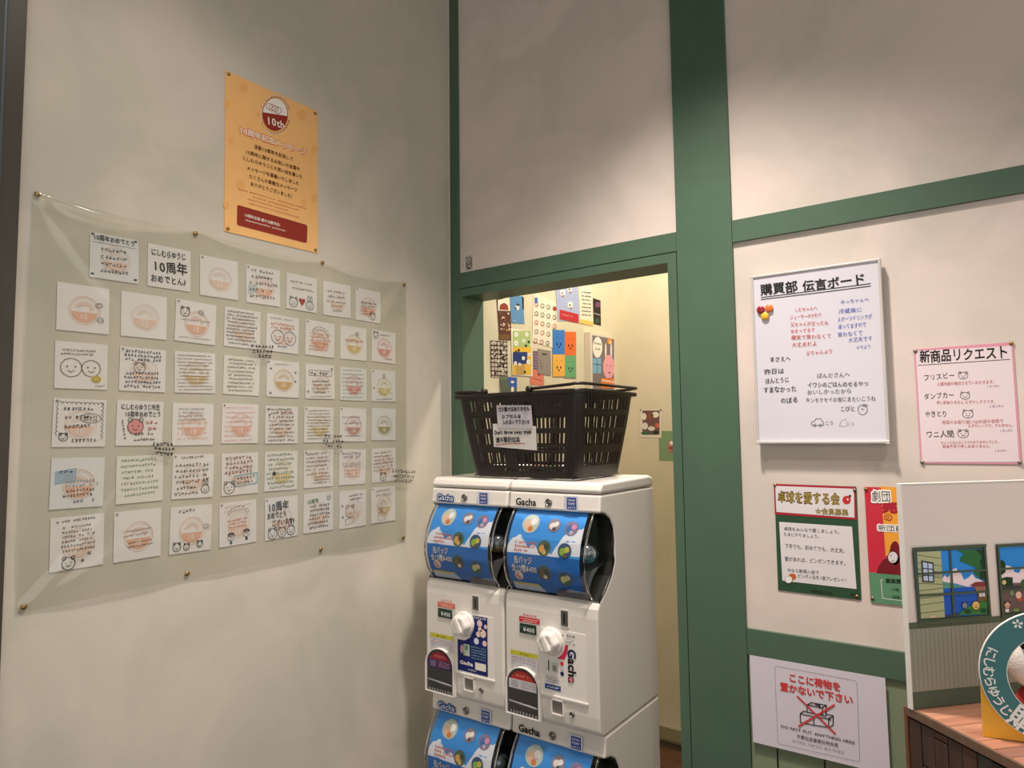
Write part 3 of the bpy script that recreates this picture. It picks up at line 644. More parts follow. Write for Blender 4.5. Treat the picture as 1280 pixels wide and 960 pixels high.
# ------------------------------------------------------------------ table tennis club poster
DGR = mat('dark_green_print', srgb(36, 74, 44), .55, noise=.06, nscale=20)
o, cv = sheet('club_poster', RWn(-.0085), [(967, 604), (1069, 609), (1078, 751), (973.5, 737)], DGR)
tag(o, 'green poster for 卓球を愛する会 with a red-edged title box, pinned below the whiteboard', 'poster')
cv.zoom = (950, 590, 5.333); REDB = ink(176, 36, 54); WP = ink(226, 220, 222); OC = ink(170, 140, 60)
cv.poly(REDB, [(92, 78), (636, 100), (644, 318), (100, 282)], 1); cv.poly(WP, [(102, 92), (626, 112), (630, 304), (110, 266)], 2)
cv.text('卓球を愛する会', (118, 196), (534, 214), 66, ink(60, 50, 26), 3, .06, .02); cv.text('卓球を愛する会', (120, 194), (532, 212), 62, OC, 4, .015, .02)
cv.disc(ink(200, 48, 52), (578, 186), 28, 28, 4); cv.disc(ink(60, 50, 40), (600, 160), 8, 10, 4); cv.disc(WP, (585, 182), 7, 7, 5, n=8)
cv.text('☆会員募集', (368, 276), (590, 288), 36, ink(60, 50, 26), 3, .05, .02); cv.text('☆会員募集', (370, 275), (588, 286), 34, ink(190, 170, 90), 4, .0, .02)
cv.poly(WP, [(128, 332), (614, 364), (644, 780), (150, 724)], 2)
TX = ink(70, 68, 76)
for b, x0, y0, x1, y1, h in (('卓球をみんなで愛しましょう。', 160, 388, 548, 412, 22), ('たまにやりましょう。', 158, 424, 412, 442, 22), ('下手でも、初めてでも、大丈夫。', 166, 504, 584, 540, 26), ('愛があれば、ピンポンできます。', 166, 590, 588, 622, 26), ('今なら新規入会で', 182, 664, 396, 682, 22), ('ピンポン玉を1個プレゼント！', 250, 702, 592, 734, 22)):
    cv.text(b, (x0, y0), (x1, y1), h, TX, 3, .012, 0)
cv.disc(ink(190, 100, 50), (216, 698), 26, 22, 4); cv.disc(ink(240, 236, 230), (192, 716), 25, 24, 5); cv.ring(GY, (192, 716), 25, 24, .0008, 6)
cv.text('卓球を愛する会', (340, 800), (480, 818), 18, K, 3, .01, 0); cv.text('会長', (600, 822), (650, 828), 18, K, 3, .01, 0)
cv.flush()
for u, v, m_ in ((-.49, .49, M_GOLD), (.48, .47, M_STEELPIN), (.45, -.47, M_GOLD)): pin(o, u*cv.w, v*cv.h, m_, .0042, .0008)

# ------------------------------------------------------------------ red theatre poster (partly behind the printed panel)
o, cv = sheet('theatre_poster', RWn(-.0085), [(1079.5, 607.5), (1180, 612.5), (1191, 763), (1089, 752)], mat('crimson_print', srgb(206, 36, 60), .55))
tag(o, 'red and orange poster starting 劇団, half hidden behind the window-printed panel', 'poster')
cv.zoom = (950, 590, 5.333); OY = ink(242, 166, 60); GN = ink(96, 146, 110)
cv.poly(OY, [(805, 96), (1230, 118), (1246, 500), (838, 560)], 1); cv.poly(GN, [(726, 668), (1272, 700), (1284, 924), (740, 868)], 2)
cv.text('劇団', (744, 192), (876, 194), 66, ink(250, 246, 240), 3, .16, 0); cv.text('劇団', (746, 190), (874, 192), 62, K, 4, .0, 0)
cv.text('売', (816, 262), (916, 266), 60, REDB, 3, .12, 0); cv.text('の', (826, 320), (886, 322), 44, REDB, 3, .1, 0); cv.text('の', (828, 318), (884, 320), 40, OY, 4, .02, 0)
cv.text('新団員', (784, 388), (960, 396), 38, ink(250, 246, 240), 3, .16, 0); cv.text('新団員', (786, 386), (958, 394), 34, K, 4, .0, 0)
CR = ink(120, 26, 34); cv.poly(CR, [(778, 674), (790, 630), (822, 586), (860, 566), (930, 570), (980, 690)], 3); cv.disc(CR, (900, 540), 36, 80, 3)
cv.disc(WP, (886, 568), 34, 40, 4, n=16); cv.ring(K, (886, 568), 34, 40, .0012, 5); cv.stroke(K, [(868, 560), (880, 552)], .001, 5); cv.stroke(K, [(872, 590), (886, 596), (896, 588)], .001, 5)
cv.stroke(WP, [(818, 716), (806, 720), (818, 842), (1060, 870)], .0014, 3)
cv.text('募集要', (838, 736), (944, 742), 26, ink(30, 50, 34), 4, .03, 0); cv.text('19歳', (874, 790), (930, 794), 20, ink(30, 50, 34), 4, .0, 0); cv.text('経験', (884, 842), (936, 846), 20, ink(30, 50, 34), 4, .0, 0)
cv.flush(); pin(o, -.48*cv.w, .48*cv.h, M_GOLD, .0045, .0008); pin(o, -.47*cv.w, -.47*cv.h, M_STEELPIN, .0045, .0008)

# ------------------------------------------------------------------ do-not-place sign
o, cv = sheet('warning_notice', RWn(.0025), [(937, 817), (1107.5, 849.5), (1112, 966), (941.5, 930)], mat('notice_paper', srgb(216, 208, 218), .65))
tag(o, 'white notice with crossed-out boxes reading DO NOT PUT ANYTHING HERE on the green beam', 'notice')
cv.zoom = (920, 760, 3.556); RS = ink(206, 66, 64)
b_ = [(180, 257), (528, 322), (538, 334), (550, 674), (542, 682), (196, 604), (186, 592), (172, 264)]
cv.stroke(GY, b_, .0008, 2, 'print', closed=True)
cv.text('ここに荷物を', (234, 322), (468, 368), 32, RS, 3, .05, 0); cv.text('置かないで下さい', (196, 362), (522, 426), 32, RS, 3, .05, 0)
for pts in ([(316, 430), (336, 420), (402, 432), (400, 480), (316, 462), (316, 430), (384, 443), (400, 432)], [(384, 443), (384, 474)], [(286, 470), (300, 458), (316, 461)], [(286, 470), (286, 508), (346, 520), (346, 482), (286, 470)], [(346, 520), (412, 530), (432, 520), (432, 478), (404, 472)], [(412, 530), (412, 492), (346, 482)], [(412, 492), (432, 480)]):
    cv.stroke(K, pts, .0022, 3)
cv.stroke(K, [(354, 428), (372, 432), (372, 444)], .003, 3); cv.stroke(K, [(414, 488), (420, 498)], .003, 3)
cv.stroke(RS, [(274, 392), (442, 558)], .0042, 5); cv.stroke(RS, [(438, 430), (280, 524)], .0042, 5)
cv.text('DO NOT PUT ANYTHING HERE', (200, 530), (530, 606), 14, K, 3, .012, 0); cv.text('不要在这里放任何东西', (270, 576), (456, 618), 15, K, 3, .01, 0); cv.text('여기에는 아무것도 놓지 마세요', (250, 594), (482, 648), 12, GY, 3, 0, 0)
cv.flush()

# small doodled sticker on the upper panel by the corner
o, cv = sheet('sticker', RWn(-.0095), [(581.5, 321), (590.5, 318.5), (590.5, 337), (581.5, 338.5)], clear('sticker_film', (.97, .97, .96), 0, .3), .0002)
tag(o, 'tiny black line-drawn animal sticker at the lower left corner of the upper panel', 'sticker')
cv.n0 = .0004; cv.stroke(K, [(583, 322), (585, 323.5)], .0022); cv.stroke(K, [(587, 321), (589.5, 325), (589.6, 332), (587, 335), (584, 334), (583, 329), (586, 331), (588, 329), (585, 326)], .0022); cv.stroke(K, [(584, 334.5), (587, 336)], .003); cv.disc(GY, (579.5, 330.5), .7, .9, 2, n=8)
cv.flush()

# ------------------------------------------------------------------ prints in the back room (left wall there, x = .056)
BP = Mx((.0572, 0, 0), RL); ZO = (590, 340, 6.4)
def bz(*pts): return [(590+a/6.4, 340+b/6.4) for a, b in pts]
def bposter(name, label, cat, cs, mt, n=.0, thick=.0006, g='pictures on the back room wall'):
    o, cv = sheet(name, (BP, n), bz(*cs), mt, thick); tag(o, label, cat, g); cv.zoom = ZO; return o, cv
_b = mat
o, cv = bposter('picture_print', 'dark brown crowd picture topped by a red half-circle, leftmost in the back room', 'picture', [(205, 222), (300, 205), (318, 550), (210, 538)], ink(96, 56, 44))
cv.poly(ink(238, 230, 206), [(206, 224), (300, 206), (305, 312), (207, 308)], 1); cv.poly(ink(150, 62, 48), [(218, 300), (224, 262), (255, 246), (284, 264), (292, 306)], 2)
for i in range(22): cv.disc(ink(*random.choice(((226, 190, 170), (200, 150, 60), (240, 230, 220), (150, 90, 70)))), (random.uniform(225, 300), random.uniform(325, 470)), 7, 8, 2, n=8)
cv.rect(ink(120, 86, 50), 216, 500, 305, 540, 2); cv.flush()
o, cv = bposter('picture_print', 'steel blue poster with one small pale figure in its middle', 'picture', [(302, 200), (412, 178), (412, 420), (316, 400)], ink(96, 146, 190))
cv.disc(ink(230, 226, 214), (362, 284), 16, 22, 2); cv.disc(ink(60, 60, 64), (366, 262), 14, 10, 3); cv.disc(ink(40, 40, 44), (352, 290), 5, 9, 3); cv.poly(ink(30, 32, 34), [(400, 196), (414, 204), (414, 305), (403, 292)], 2); cv.scrib((330, 395), (350, 398), 10, WH); cv.flush()
o, cv = bposter('picture_print', 'black and white comic page grid at the lower left of the back room wall', 'picture', [(146, 545), (274, 560), (288, 845), (150, 840)], ink(214, 200, 180))
for i in range(9): y = 552+i*34; cv.stroke(K, [(148, y), (284, y+8)], .004 if i % 2 else .003, 2)
for i in range(6): x = 150+i*25; cv.stroke(K, [(x, 548), (x+6, 842)], .003, 2)
for i in range(46): cv.disc(ink(*random.choice(((90, 70, 60), (240, 230, 215), (60, 46, 40)))), (random.uniform(156, 276), random.uniform(560, 835)), 8, 9, 3, n=7)
cv.flush()
o, cv = bposter('picture_print', 'white-bordered picture with a green top, navy middle and yellow blocks', 'picture', [(315, 455), (472, 470), (486, 838), (318, 822)], ink(244, 236, 220), n=.001)
cv.rect(ink(180, 200, 130), 326, 470, 470, 600, 1); cv.rect(ink(236, 190, 70), 326, 600, 474, 822, 1); cv.rect(ink(40, 60, 120), 326, 640, 440, 735, 2); cv.rect(ink(200, 160, 90), 352, 735, 420, 822, 2)
for x, y, r in ((352, 500, 20), (350, 570, 22), (436, 500, 18), (412, 550, 16), (410, 690, 16), (450, 720, 20), (346, 730, 16), (380, 740, 14), (458, 660, 14)): cv.disc(ink(244, 240, 228), (x, y), r*.8, r, 3); cv.disc(K, (x, y), 3, 4, 4, n=6)
for x, y in ((372, 626), (430, 590), (420, 800), (452, 560), (350, 640)): cv.disc(ink(50, 70, 60), (x, y), 10, 12, 4, n=8)
cv.flush()
o, cv = bposter('picture_print', 'white chart with rows of small outlined figures, largest print in the back room', 'picture', [(485, 182), (688, 232), (640, 598), (487, 565)], ink(240, 230, 206))
cv2 = cv
cv.rect(ink(70, 110, 180), 500, 205, 524, 250, 2)
for j in range(5):
    for i in range(4):
        x = 515+i*48+(0 if j < 4 else -6); y = 262+j*72+i*10
        if x > 650 and j > 3: continue
        cv.ring(ink(*random.choice(((90, 90, 86), (60, 110, 70), (190, 70, 60), (120, 110, 100)))), (x, y), 14, 17, .003, 2, n=10); cv.disc(ink(150, 140, 130), (x+2, y+4), 4, 5, 3, n=6)
cv.disc(ink(180, 60, 50), (662, 296), 14, 16, 3); cv.flush()
o, cv = bposter('picture_print', 'lilac poster with a broad red band across its foot', 'picture', [(652, 110), (858, 92), (850, 408), (700, 378)], ink(170, 180, 212))
cv.poly(ink(190, 46, 54), [(700, 300), (852, 338), (850, 408), (700, 378)], 2); cv.scrib((712, 345), (806, 366), 16, PK)
for x, y in ((722, 165), (784, 262), (780, 135)): cv.disc(ink(242, 236, 226), (x, y), 22, 26, 3); cv.disc(ink(60, 50, 50), (x-3, y+4), 7, 8, 4, n=8); cv.disc(ink(190, 120, 100), (x+6, y+28), 9, 8, 3, n=8)
cv.flush()
o, cv = bposter('picture_print', 'narrow white timetable with a yellow strip along its foot', 'picture', [(860, 112), (962, 108), (968, 430), (858, 408)], ink(236, 226, 200))
cv.poly(ink(236, 196, 100), [(858, 376), (968, 398), (968, 430), (858, 408)], 2)
for i in range(7): cv.scrib((876, 165+i*30), (952, 172+i*30), 10, GY, w=.0025)
cv.flush()
o, cv = bposter('picture_print', 'small dark photograph right of the white timetable', 'picture', [(970, 212), (1028, 226), (1030, 428), (970, 414)], ink(44, 34, 38))
cv.disc(ink(120, 70, 110), (1004, 262), 20, 24, 2); cv.stroke(ink(150, 150, 150), [(975, 330), (1026, 345)], .006, 2); cv.disc(ink(60, 80, 60), (1000, 390), 20, 22, 2); cv.flush()
o, cv = bposter('picture_print', 'square print of four plain animal faces on blue, orange, yellow and green', 'picture', [(648, 462), (830, 490), (832, 848), (642, 828)], ink(100, 160, 120), n=.001)
for (x0, y0, x1, y1, c_) in ((646, 464, 742, 660, (62, 126, 200)), (742, 478, 832, 668, (232, 112, 50)), (646, 660, 742, 836, (240, 180, 80)), (742, 668, 832, 846, (110, 170, 120))):
    cv.rect(ink(*c_), x0, y0, x1, y1, 1 if y0 < 500 else 2); x = (x0+x1)/2; y = (y0+y1)/2
    for e in (-1, 1): cv.disc(K, (x+e*14, y+16), 5, 12, 3, n=8); cv.stroke(K, [(x+e*22, y-34), (x+e*14, y-44)], .002, 3)
    cv.disc(K, (x, y+38), 6, 8, 3, n=8)
cv.flush()
o, cv = bposter('picture_print', 'plain grey print left of the four-face print', 'picture', [(526, 615), (630, 628), (632, 832), (527, 808)], ink(150, 140, 130), n=.001)
cv.scrib((560, 665), (600, 668), 16, K, w=.002); cv.stroke(ink(90, 80, 76), [(540, 700), (560, 780)], .002); cv.stroke(ink(180, 170, 160), [(600, 690), (570, 800)], .002); cv.flush()
o, cv = bposter('picture_print', 'narrow purple striped print tucked behind the grey print', 'picture', [(490, 630), (530, 636), (532, 782), (492, 776)], ink(120, 96, 120), n=.0)
for i in range(6): cv.stroke(ink(180, 150, 160), [(492, 650+i*22), (528, 660+i*22)], .003, 2)
cv.flush()
o, cv = bposter('picture_print', 'salmon pink sheet just above the basket', 'picture', [(462, 775), (574, 790), (576, 905), (465, 905)], ink(226, 130, 104), n=-.0004)
cv.disc(ink(120, 60, 50), (536, 822), 7, 8, 3, n=8); cv.stroke(ink(200, 100, 80), [(490, 850), (560, 870)], .003); cv.flush()
o, cv = bposter('picture_print', 'grey-green comic sheet with a blue corner, lowest at the left above the basket', 'picture', [(222, 835), (358, 845), (360, 985), (224, 985)], ink(120, 130, 110), n=.0004)
cv.poly(ink(60, 100, 180), [(286, 838), (358, 845), (358, 930), (300, 920)], 2)
for i in range(9): cv.stroke(ink(60, 70, 60), [(226+i*14, 860), (240+i*14, 975)], .0025, 2)
cv.disc(WH, (322, 940), 12, 24, 3); cv.disc(WH, (322, 880), 14, 10, 3); cv.flush()
# boxed rabbit picture
P = [Vector(on_plane(BP, *c, .03)) for c in bz((945, 478), (1148, 520), (1145, 885), (948, 885))]
cx = (P[0].x+P[1].x)/2; zt = P[0].y; wd = P[1].x-P[0].x; zb = on_plane(BP, 590+950/6.4, 340+960/6.4, .03)[1]
o = empty('canvas_picture', (.0572, cx, zb), RL); tag(o, 'deep boxed picture of a pink rabbit with a speech bubble beside the room corner', 'picture', 'pictures on the back room wall')
ht = zt-zb
mb = MB(); mb.box((-wd/2, -.03, 0), (wd/2, 0, ht), ink(226, 214, 196)); mb.build('canvas', o, bevel=.001)
W = Mx((.0572, cx, zb), RL); cv = Canvas(o, lambda p: on_plane(W, p[0], p[1], .03), .0304); cv.zoom = ZO
cv.poly(ink(130, 118, 116), [(962, 505), (1136, 538), (1134, 960), (966, 960)], 1); cv.disc(ink(246, 240, 224), (1003, 602), 38, 84, 2)
cv.scrib((975, 580), (1032, 588), 20, BR, w=.0022); cv.scrib((985, 622), (1024, 628), 20, BR, w=.0022)
cv.rect(ink(130, 180, 206), 966, 690, 1032, 810, 2); cv.stroke(K, [(966, 735), (1032, 745)], .003, 3); cv.stroke(K, [(1000, 692), (1000, 808)], .003, 3)
for x in (1068, 1112): cv.disc(ink(244, 226, 220), (x, 630), 7, 62, 3)
cv.disc(ink(240, 170, 176), (1092, 760), 46, 96, 4); cv.stroke(K, [(1070, 745), (1082, 750)], .002, 5); cv.stroke(K, [(1100, 752), (1112, 750)], .002, 5); cv.disc(K, (1097, 806), 5, 9, 5, n=8)
cv.disc(ink(230, 150, 80), (1100, 555), 20, 24, 3); cv.disc(ink(250, 230, 150), (1104, 562), 8, 10, 4); cv.rect(ink(236, 130, 60), 1030, 850, 1136, 930, 4)
for i in range(5): cv.disc(WH, (1045+i*20, 868+i*3), 7, 9, 5, n=8)
cv.flush()
# two small ones on the far wall
BF = Mx((0, 1.1995, 0), RR); Z5 = (770, 320, 3.2)
def b5(*pts): return [(770+a/3.2, 320+b/3.2) for a, b in pts]
o, cv = sheet('picture_print', (BF, .0004), b5((98, 612), (180, 614), (182, 726), (98, 726)), ink(236, 226, 206)); tag(o, 'small colourful comic print in a white border on the far wall', 'picture', 'pictures on the back room wall')
cv.zoom = Z5; cv.rect(ink(120, 86, 80), 106, 618, 174, 715, 1)
for x, y, rx, ry, c_ in ((113, 642, 9, 14, (240, 232, 214)), (158, 635, 14, 12, (240, 232, 214)), (138, 640, 12, 12, (150, 90, 60)), (116, 680, 12, 14, (226, 220, 210)), (165, 678, 9, 10, (214, 110, 90)), (142, 690, 14, 9, (226, 220, 210)), (120, 708, 20, 7, (70, 110, 80)), (160, 706, 12, 8, (50, 60, 56))): cv.disc(ink(*c_), (x, y), rx, ry, 2)
cv.flush(); pin(o, -.48*cv.w, .48*cv.h, M_STEELPIN, .004); pin(o, .48*cv.w, .48*cv.h, M_STEELPIN, .004)
o, cv = sheet('picture_print', (BF, .0), b5((172, 700), (262, 700), (262, 820), (172, 818)), ink(134, 160, 118)); tag(o, 'green sheet with a pink drawing, mostly hidden behind the door post', 'picture', 'pictures on the back room wall')
cv.zoom = Z5; cv.rect(ink(190, 120, 110), 210, 738, 250, 785, 2); cv.disc(WH, (222, 748), 8, 8, 3); cv.rect(ink(150, 70, 60), 212, 764, 250, 772, 3); cv.flush()

# ------------------------------------------------------------------ capsule vending machines
MW = .286
UP = 1.195; LO = .592          # height of the two dome lips
CAV = [(.010, -.002), (.026, -.006), (.050, -.020), (.066, -.045), (.071, -.080), (.071, -.130), (.052, -.165), (.018, -.198), (-.012, -.218)]
DOME = [(.004, -.002), (-.006, -.014), (-.024, -.040), (-.041, -.075), (-.050, -.112), (-.048, -.150), (-.037, -.185), (-.019, -.210), (-.006, -.226)]
def rib(poly_pts, w=.001): return poly_pts
def unit(root, L, top, left):
    """one tier: cabinet, dome, card, dials and stickers. local x 0..MW, y 0 at lip, z from the floor"""
    prof = [(.325, L+.0535 if not top else L+.046), (.0, L+.0535 if not top else L+.046), (-.004, L+.012), (-.006, L), (.010, L-.002)]+[(y, L+z) for y, z in CAV[1:]]+[(-.020, L-.226), (-.0265, L-.236), (-.0285, L-.26), (-.0285, L-.50), (-.026, L-.535), (-.012, L-.548), (.325, L-.548)]
    mb = MB(); mb.prism(prof, 0, MW, M_WHITE); body = mb.build('cabinet', root, bevel=.007, seg=3)
    if top:
        mb = MB(); mb.prism([(.325, L+.0475), (-.001, L+.0475), (-.001, L+.058), (.004, L+.068), (.016, L+.076), (.30, L+.080), (.325, L+.074)], -.0005, MW+.0005, M_WHITE)
        mb.build('lid', root, bevel=.013, seg=5)
    # dark lining of the globe chamber
    mb = MB(); inn = [(y-.0015, L+z) for y, z in CAV]; pts = inn+[(y-.004, z) for y, z in inn[::-1]]
    mb.prism(pts, .004, MW-.004, M_INNER); mb.build('chamber_lining', root)
    mb = MB()
    for xx in (.0035, MW-.0035):
        path = [(xx, y-.001, L+z) for y, z in CAV]+[(xx, -.012, L-.222)]
        mb.tube(path, .0034, M_BLACK, 6)
    mb.build('chamber_rim', root)
    # clear dome: bulged front and flat sides
    mb = MB(); n = len(DOME); x0, x1 = .016, .264
    vs = [(x0, y, L+z) for y, z in DOME]+[(x1, y, L+z) for y, z in DOME]; mb.add(vs, [(i, i+1, n+i+1, n+i) for i in range(n-1)], M_CLEAR, True)
    for x in (x0, x1):
        side = [(x, y, L+z) for y, z in DOME]+[(x, y, L+z) for y, z in CAV[::-1]]; mb.add(side, [tuple(range(len(side)))], M_CLEAR)
    mb.build('dome', root)
    mb = MB()
    for x in (x0, x1): mb.tube([(x, y-.0005, L+z) for y, z in DOME], .0028, clear('dome_edge', (.55, .57, .6), .25, .12), 6)
    mb.tube([(x0, -.010, L-.2265), (x1, -.010, L-.2265)], .003, MATS['dome_edge'], 6)
    mb.build('dome_edge', root)
    # display card curved behind the dome
    cx0, cx1 = .022, .247
    acc = [0]
    for i in range(n-1): acc.append(acc[-1]+math.hypot(DOME[i+1][0]-DOME[i][0], DOME[i+1][1]-DOME[i][1]))
    TOT = acc[-1]
    def warp(u, v, nn):      # u 0..1 across, v 0..1 downwards (unscaled)
        s_ = min(max(1-v, 0), 1)*TOT; i = 0
        while i < n-2 and acc[i+1] < s_: i += 1
        f = (s_-acc[i])/(acc[i+1]-acc[i]); y = DOME[i][0]+(DOME[i+1][0]-DOME[i][0])*f; z = DOME[i][1]+(DOME[i+1][1]-DOME[i][1])*f
        return (cx0+(cx1-cx0)*u, y+.0045-nn, L+z)
    def strip(cvv, mt, fa, fb, u0, u1, layer, nu=16, nv=10, name='print'):
        vs = []; fs = []
        for i in range(nu+1):
            u = u0+(u1-u0)*i/nu
            for j in range(nv+1): vs.append((u, 1-(fa(u)+(fb(u)-fa(u))*j/nv)))
        for i in range(nu):
            for j in range(nv): k = i*(nv+1)+j; fs.append((k, k+1, k+nv+2, k+nv+1))
        cvv.raw(name, mt, vs, fs, layer)
    base = MB(); vs = []; fs = []
    for i in range(2):
        for j in range(25): vs.append(warp(i, j/24, 0))
    fs = [(j, j+1, 26+j, 25+j) for j in range(24)]; base.add(vs, fs, ink(66, 156, 232)); card = base.build('display_card', root)
    cv = Canvas(card, lambda p: (p[0], 1-p[1]), .0002, warp)
    cloud = lambda u: .50-.10*abs(math.sin(u*9+.6))-(.10*max(0, 1-abs(u-.18)/.22))-(.30*max(0, (u-.62)/.38))-.02*abs(math.sin(u*31))
    CW = ink(238, 240, 248); NB = ink(36, 110, 190)
    strip(cv, CW, lambda u: cloud(u) if (u < .42 or u > .55) else .44, lambda u: .51, 0, 1, 1, 40, 4)
    strip(cv, NB, lambda u: .50, lambda u: 1.0, 0, 1, 2, 4, 14); strip(cv, ink(44, 122, 204), lambda u: .50, lambda u: .66, 0, 1, 3, 4, 4)
    strip(cv, ink(60, 140, 214), lambda u: .93, lambda u: .955, .62, 1, 4, 4, 1)
    def badge(c, r, cols):
        ry = r*(cx1-cx0)/TOT
        cv.disc(cols[0], c, r, ry, 5, 'badge_picture', 20); cv.disc(cols[1], (c[0]-r*.25, c[1]+ry*.1), r*.5, ry*.5, 6, 'badge_picture', 12); cv.disc(cols[2], (c[0]+r*.35, c[1]-ry*.2), r*.38, ry*.38, 7, 'badge_picture', 10)
        cv.disc(cols[3], (c[0]+r*.1, c[1]+ry*.55), r*.3, ry*.28, 7, 'badge_picture', 10)
    I = ink
    badge((.27, .17), .12, (I(200, 210, 200), I(236, 200, 176), I(244, 244, 240), I(220, 130, 70)))
    badge((.60, .17), .085, (I(150, 140, 150), I(240, 230, 228), I(244, 240, 236), I(90, 80, 90)))
    badge((.84, .19), .09, (I(140, 130, 160), I(70, 120, 180), I(230, 150, 190), I(200, 190, 200)))
    badge((.52, .42), .09, (I(90, 110, 90), I(228, 170, 90), I(60, 80, 70), I(220, 190, 110)))
    badge((.80, .43), .09, (I(60, 90, 130), I(150, 190, 80), I(220, 200, 90), I(120, 90, 70)))
    badge((.52, .68), .09, (I(90, 92, 88), I(120, 104, 80), I(70, 84, 80), I(220, 214, 190)))
    badge((.80, .72), .09, (I(70, 100, 120), I(200, 210, 130), I(210, 190, 180), I(70, 110, 70)))
    badge((.76, .90), .065, (I(90, 84, 100), I(220, 210, 200), I(130, 80, 60), I(150, 90, 70)))
    badge((.15, .74), .06, (I(226, 200, 196), I(210, 150, 130), I(236, 220, 210), I(190, 120, 100)))
    for v in (.40, .44, .48): cv.scrib((.10, v), (.42 if v < .46 else .3, v), .03, ORD_, w=.006)
    for tx, v in (('缶バッジ', .60), ('全13種¥400', .69)):
        cv.text(tx, (.06 if v > .65 else .10, v), (.42 if v > .65 else .36, v), .070, I(24, 60, 120), 5, .11, 0); cv.text(tx, (.06 if v > .65 else .10, v), (.42 if v > .65 else .36, v), .070, I(240, 240, 240), 6, .03, 0)
    cv.poly(I(214, 196, 120), [(.03, .83), (.40, .83), (.42, .865), (.03, .865)], 5); cv.poly(I(196, 208, 226), [(.03, .865), (.42, .865), (.47, .94), (.03, .94)], 5)
    for v in (.885, .905, .925): cv.scrib((.06, v), (.40, v), .012, I(110, 110, 150), w=.004)
    cv.scrib((.12, .856), (.3, .856), .02, K, w=.004)
    cv.flush()
    # inner smoked divider and funnel seen through the side
    mb = MB()
    pts = [(MW-.010-.004*k, .060-.085*math.sin(k/8*PI/2), L-.138-.078*(1-math.cos(k/8*PI/2))) for k in range(9)]
    vs = [(cx1-.08, p_[1], p_[2]) for p_ in pts]+[(MW-.026, p_[1], p_[2]) for p_ in pts]
    mb.add(vs, [(i, i+1, 10+i, 9+i) for i in range(8)], mat('funnel_grey', srgb(84, 82, 86), .3), True)
    mb.build('funnel', root)
    # front band: logo, lock, badge
    zc = L+.020
    cv = Canvas(body, lambda p: p, .0072)
    if left:
        cv.text('Gacha', (.026, zc), (.106, zc), .0, I(20, 60, 130), 1) if False else None
    cv.tr = lambda p: (p[0], L+.046-p[1])
    if left:
        cv.text('Gacha', (.028, .036), (.092, .036), .0185, I(28, 76, 146), 1, .24, .03, 'logo', 4); cv.text('Gacha', (.028, .036), (.092, .036), .0185, I(236, 236, 240), 3, .01, .03, 'logo', 4)
    else:
        cv.text('Gacha', (.026, .036), (.094, .036), .0205, K, 2, .045, .02, 'logo', 4)
    nm = 'badge'; cv.rect(I(206, 210, 224), .182, .005, .224, .043, 1, nm); cv.rect(I(26, 66, 150), .190, .009, .219, .040, 2, nm)
    cv.text('TAKARA', (.1925, .0185), (.2165, .0185), .0065, WH, 4, .02, 0, nm); cv.text('TOMY', (.193, .0285), (.216, .0285), .0075, WH, 4, .02, 0, nm); cv.text('A.R.T.S', (.193, .0375), (.216, .0375), .0062, WH, 4, .01, 0, nm)
    cv.flush()
    def lock(x, y, z, r):
        mb = MB(); R = Matrix.Translation((x, y, z)) @ Matrix.Rotation(PI/2, 4, 'X')
        mb.lathe([(0, 0), (r, 0), (r, .003), (r*.85, .0042), (r*.72, .0036), (r*.68, .001), (r*.45, .001), (r*.42, .003), (0, .003)], 20, M_STEELPIN, R)
        mb.box((x-r*.10, y-.0036, z-r*.3), (x+r*.10, y-.003, z+r*.3), M_BLACK); mb.build('lock', root)
    lock(.132, -.004, L+.021, .0105)
    yb = -.0285
    # coin slot
    mb = MB(); mb.box((.178, yb-.0015, L-.290), (.204, yb, L-.246), M_WHITE2); mb.box((.181, yb-.0035, L-.287), (.201, yb-.0015, L-.249), mat('slot_steel', srgb(120, 118, 114), .35, metal=.8)); mb.box((.1885, yb-.0040, L-.281), (.1935, yb-.0036, L-.255), M_BLACK)
    mb.build('coin_slot', root)
    # price plate
    mb = MB(); mb.box((.050, yb-.003, L-.325), (.103, yb, L-.300), mat('price_green', srgb(26, 52, 40), .35)); pp = mb.build('price_plate', root, bevel=.001)
    cv = Canvas(pp, lambda p: (p[0], L-p[1]), .0318); cv.text('¥400', (.062, .3195), (.099, .3195), .013, I(220, 226, 220), 1, .03, 0); cv.stroke(I(150, 160, 150), [(.053, .306), (.056, .312)], .001, 1); cv.flush()
    cv = Canvas(body, lambda p: (p[0], L-p[1]), .0292)
    c_ = I(222, 96, 70) if left else I(206, 50, 62)
    cv.scrib((.060, .280), (.104, .280), .0065, c_, w=.0008, name='price_sticker'); cv.rect(c_, .048, .282, .114, .296, 1, 'price_sticker'); cv.scrib((.053, .2885), (.110, .2885), .0035, WH, w=.0005, name='price_sticker'); cv.scrib((.060, .294), (.104, .294), .0035, WH, w=.0005, name='price_sticker')
    # caution sticker
    cv.rect(I(206, 202, 204), .018, .378, .106, .422, 1, 'caution_sticker'); cv.rect(I(196, 190, 60), .018, .374, .106, .386, 2, 'caution_sticker'); cv.scrib((.042, .3835), (.082, .3835), .006, K, w=.0007, name='caution_sticker')
    for i, m_ in enumerate((PUR, RED, BL, GY, GY)): cv.scrib((.022, .3935+i*.006), (.100, .3935+i*.006), .0035, m_, w=.0005, name='caution_sticker')
    # sloping ledge text
    cv.flush()
    # poster panel right of the knob
    mb = MB(); mb.box((.116, yb-.0012, L-.4665), (.252, yb, L-.300), M_WHITE2); mb.box((.112, yb-.004, L-.4715), (.256, yb, L-.4665), M_WHITE2); ps = mb.build('leaflet_holder', root, bevel=.0008)
    cv = Canvas(ps, lambda p: (p[0], L-p[1]), -yb+.0016)
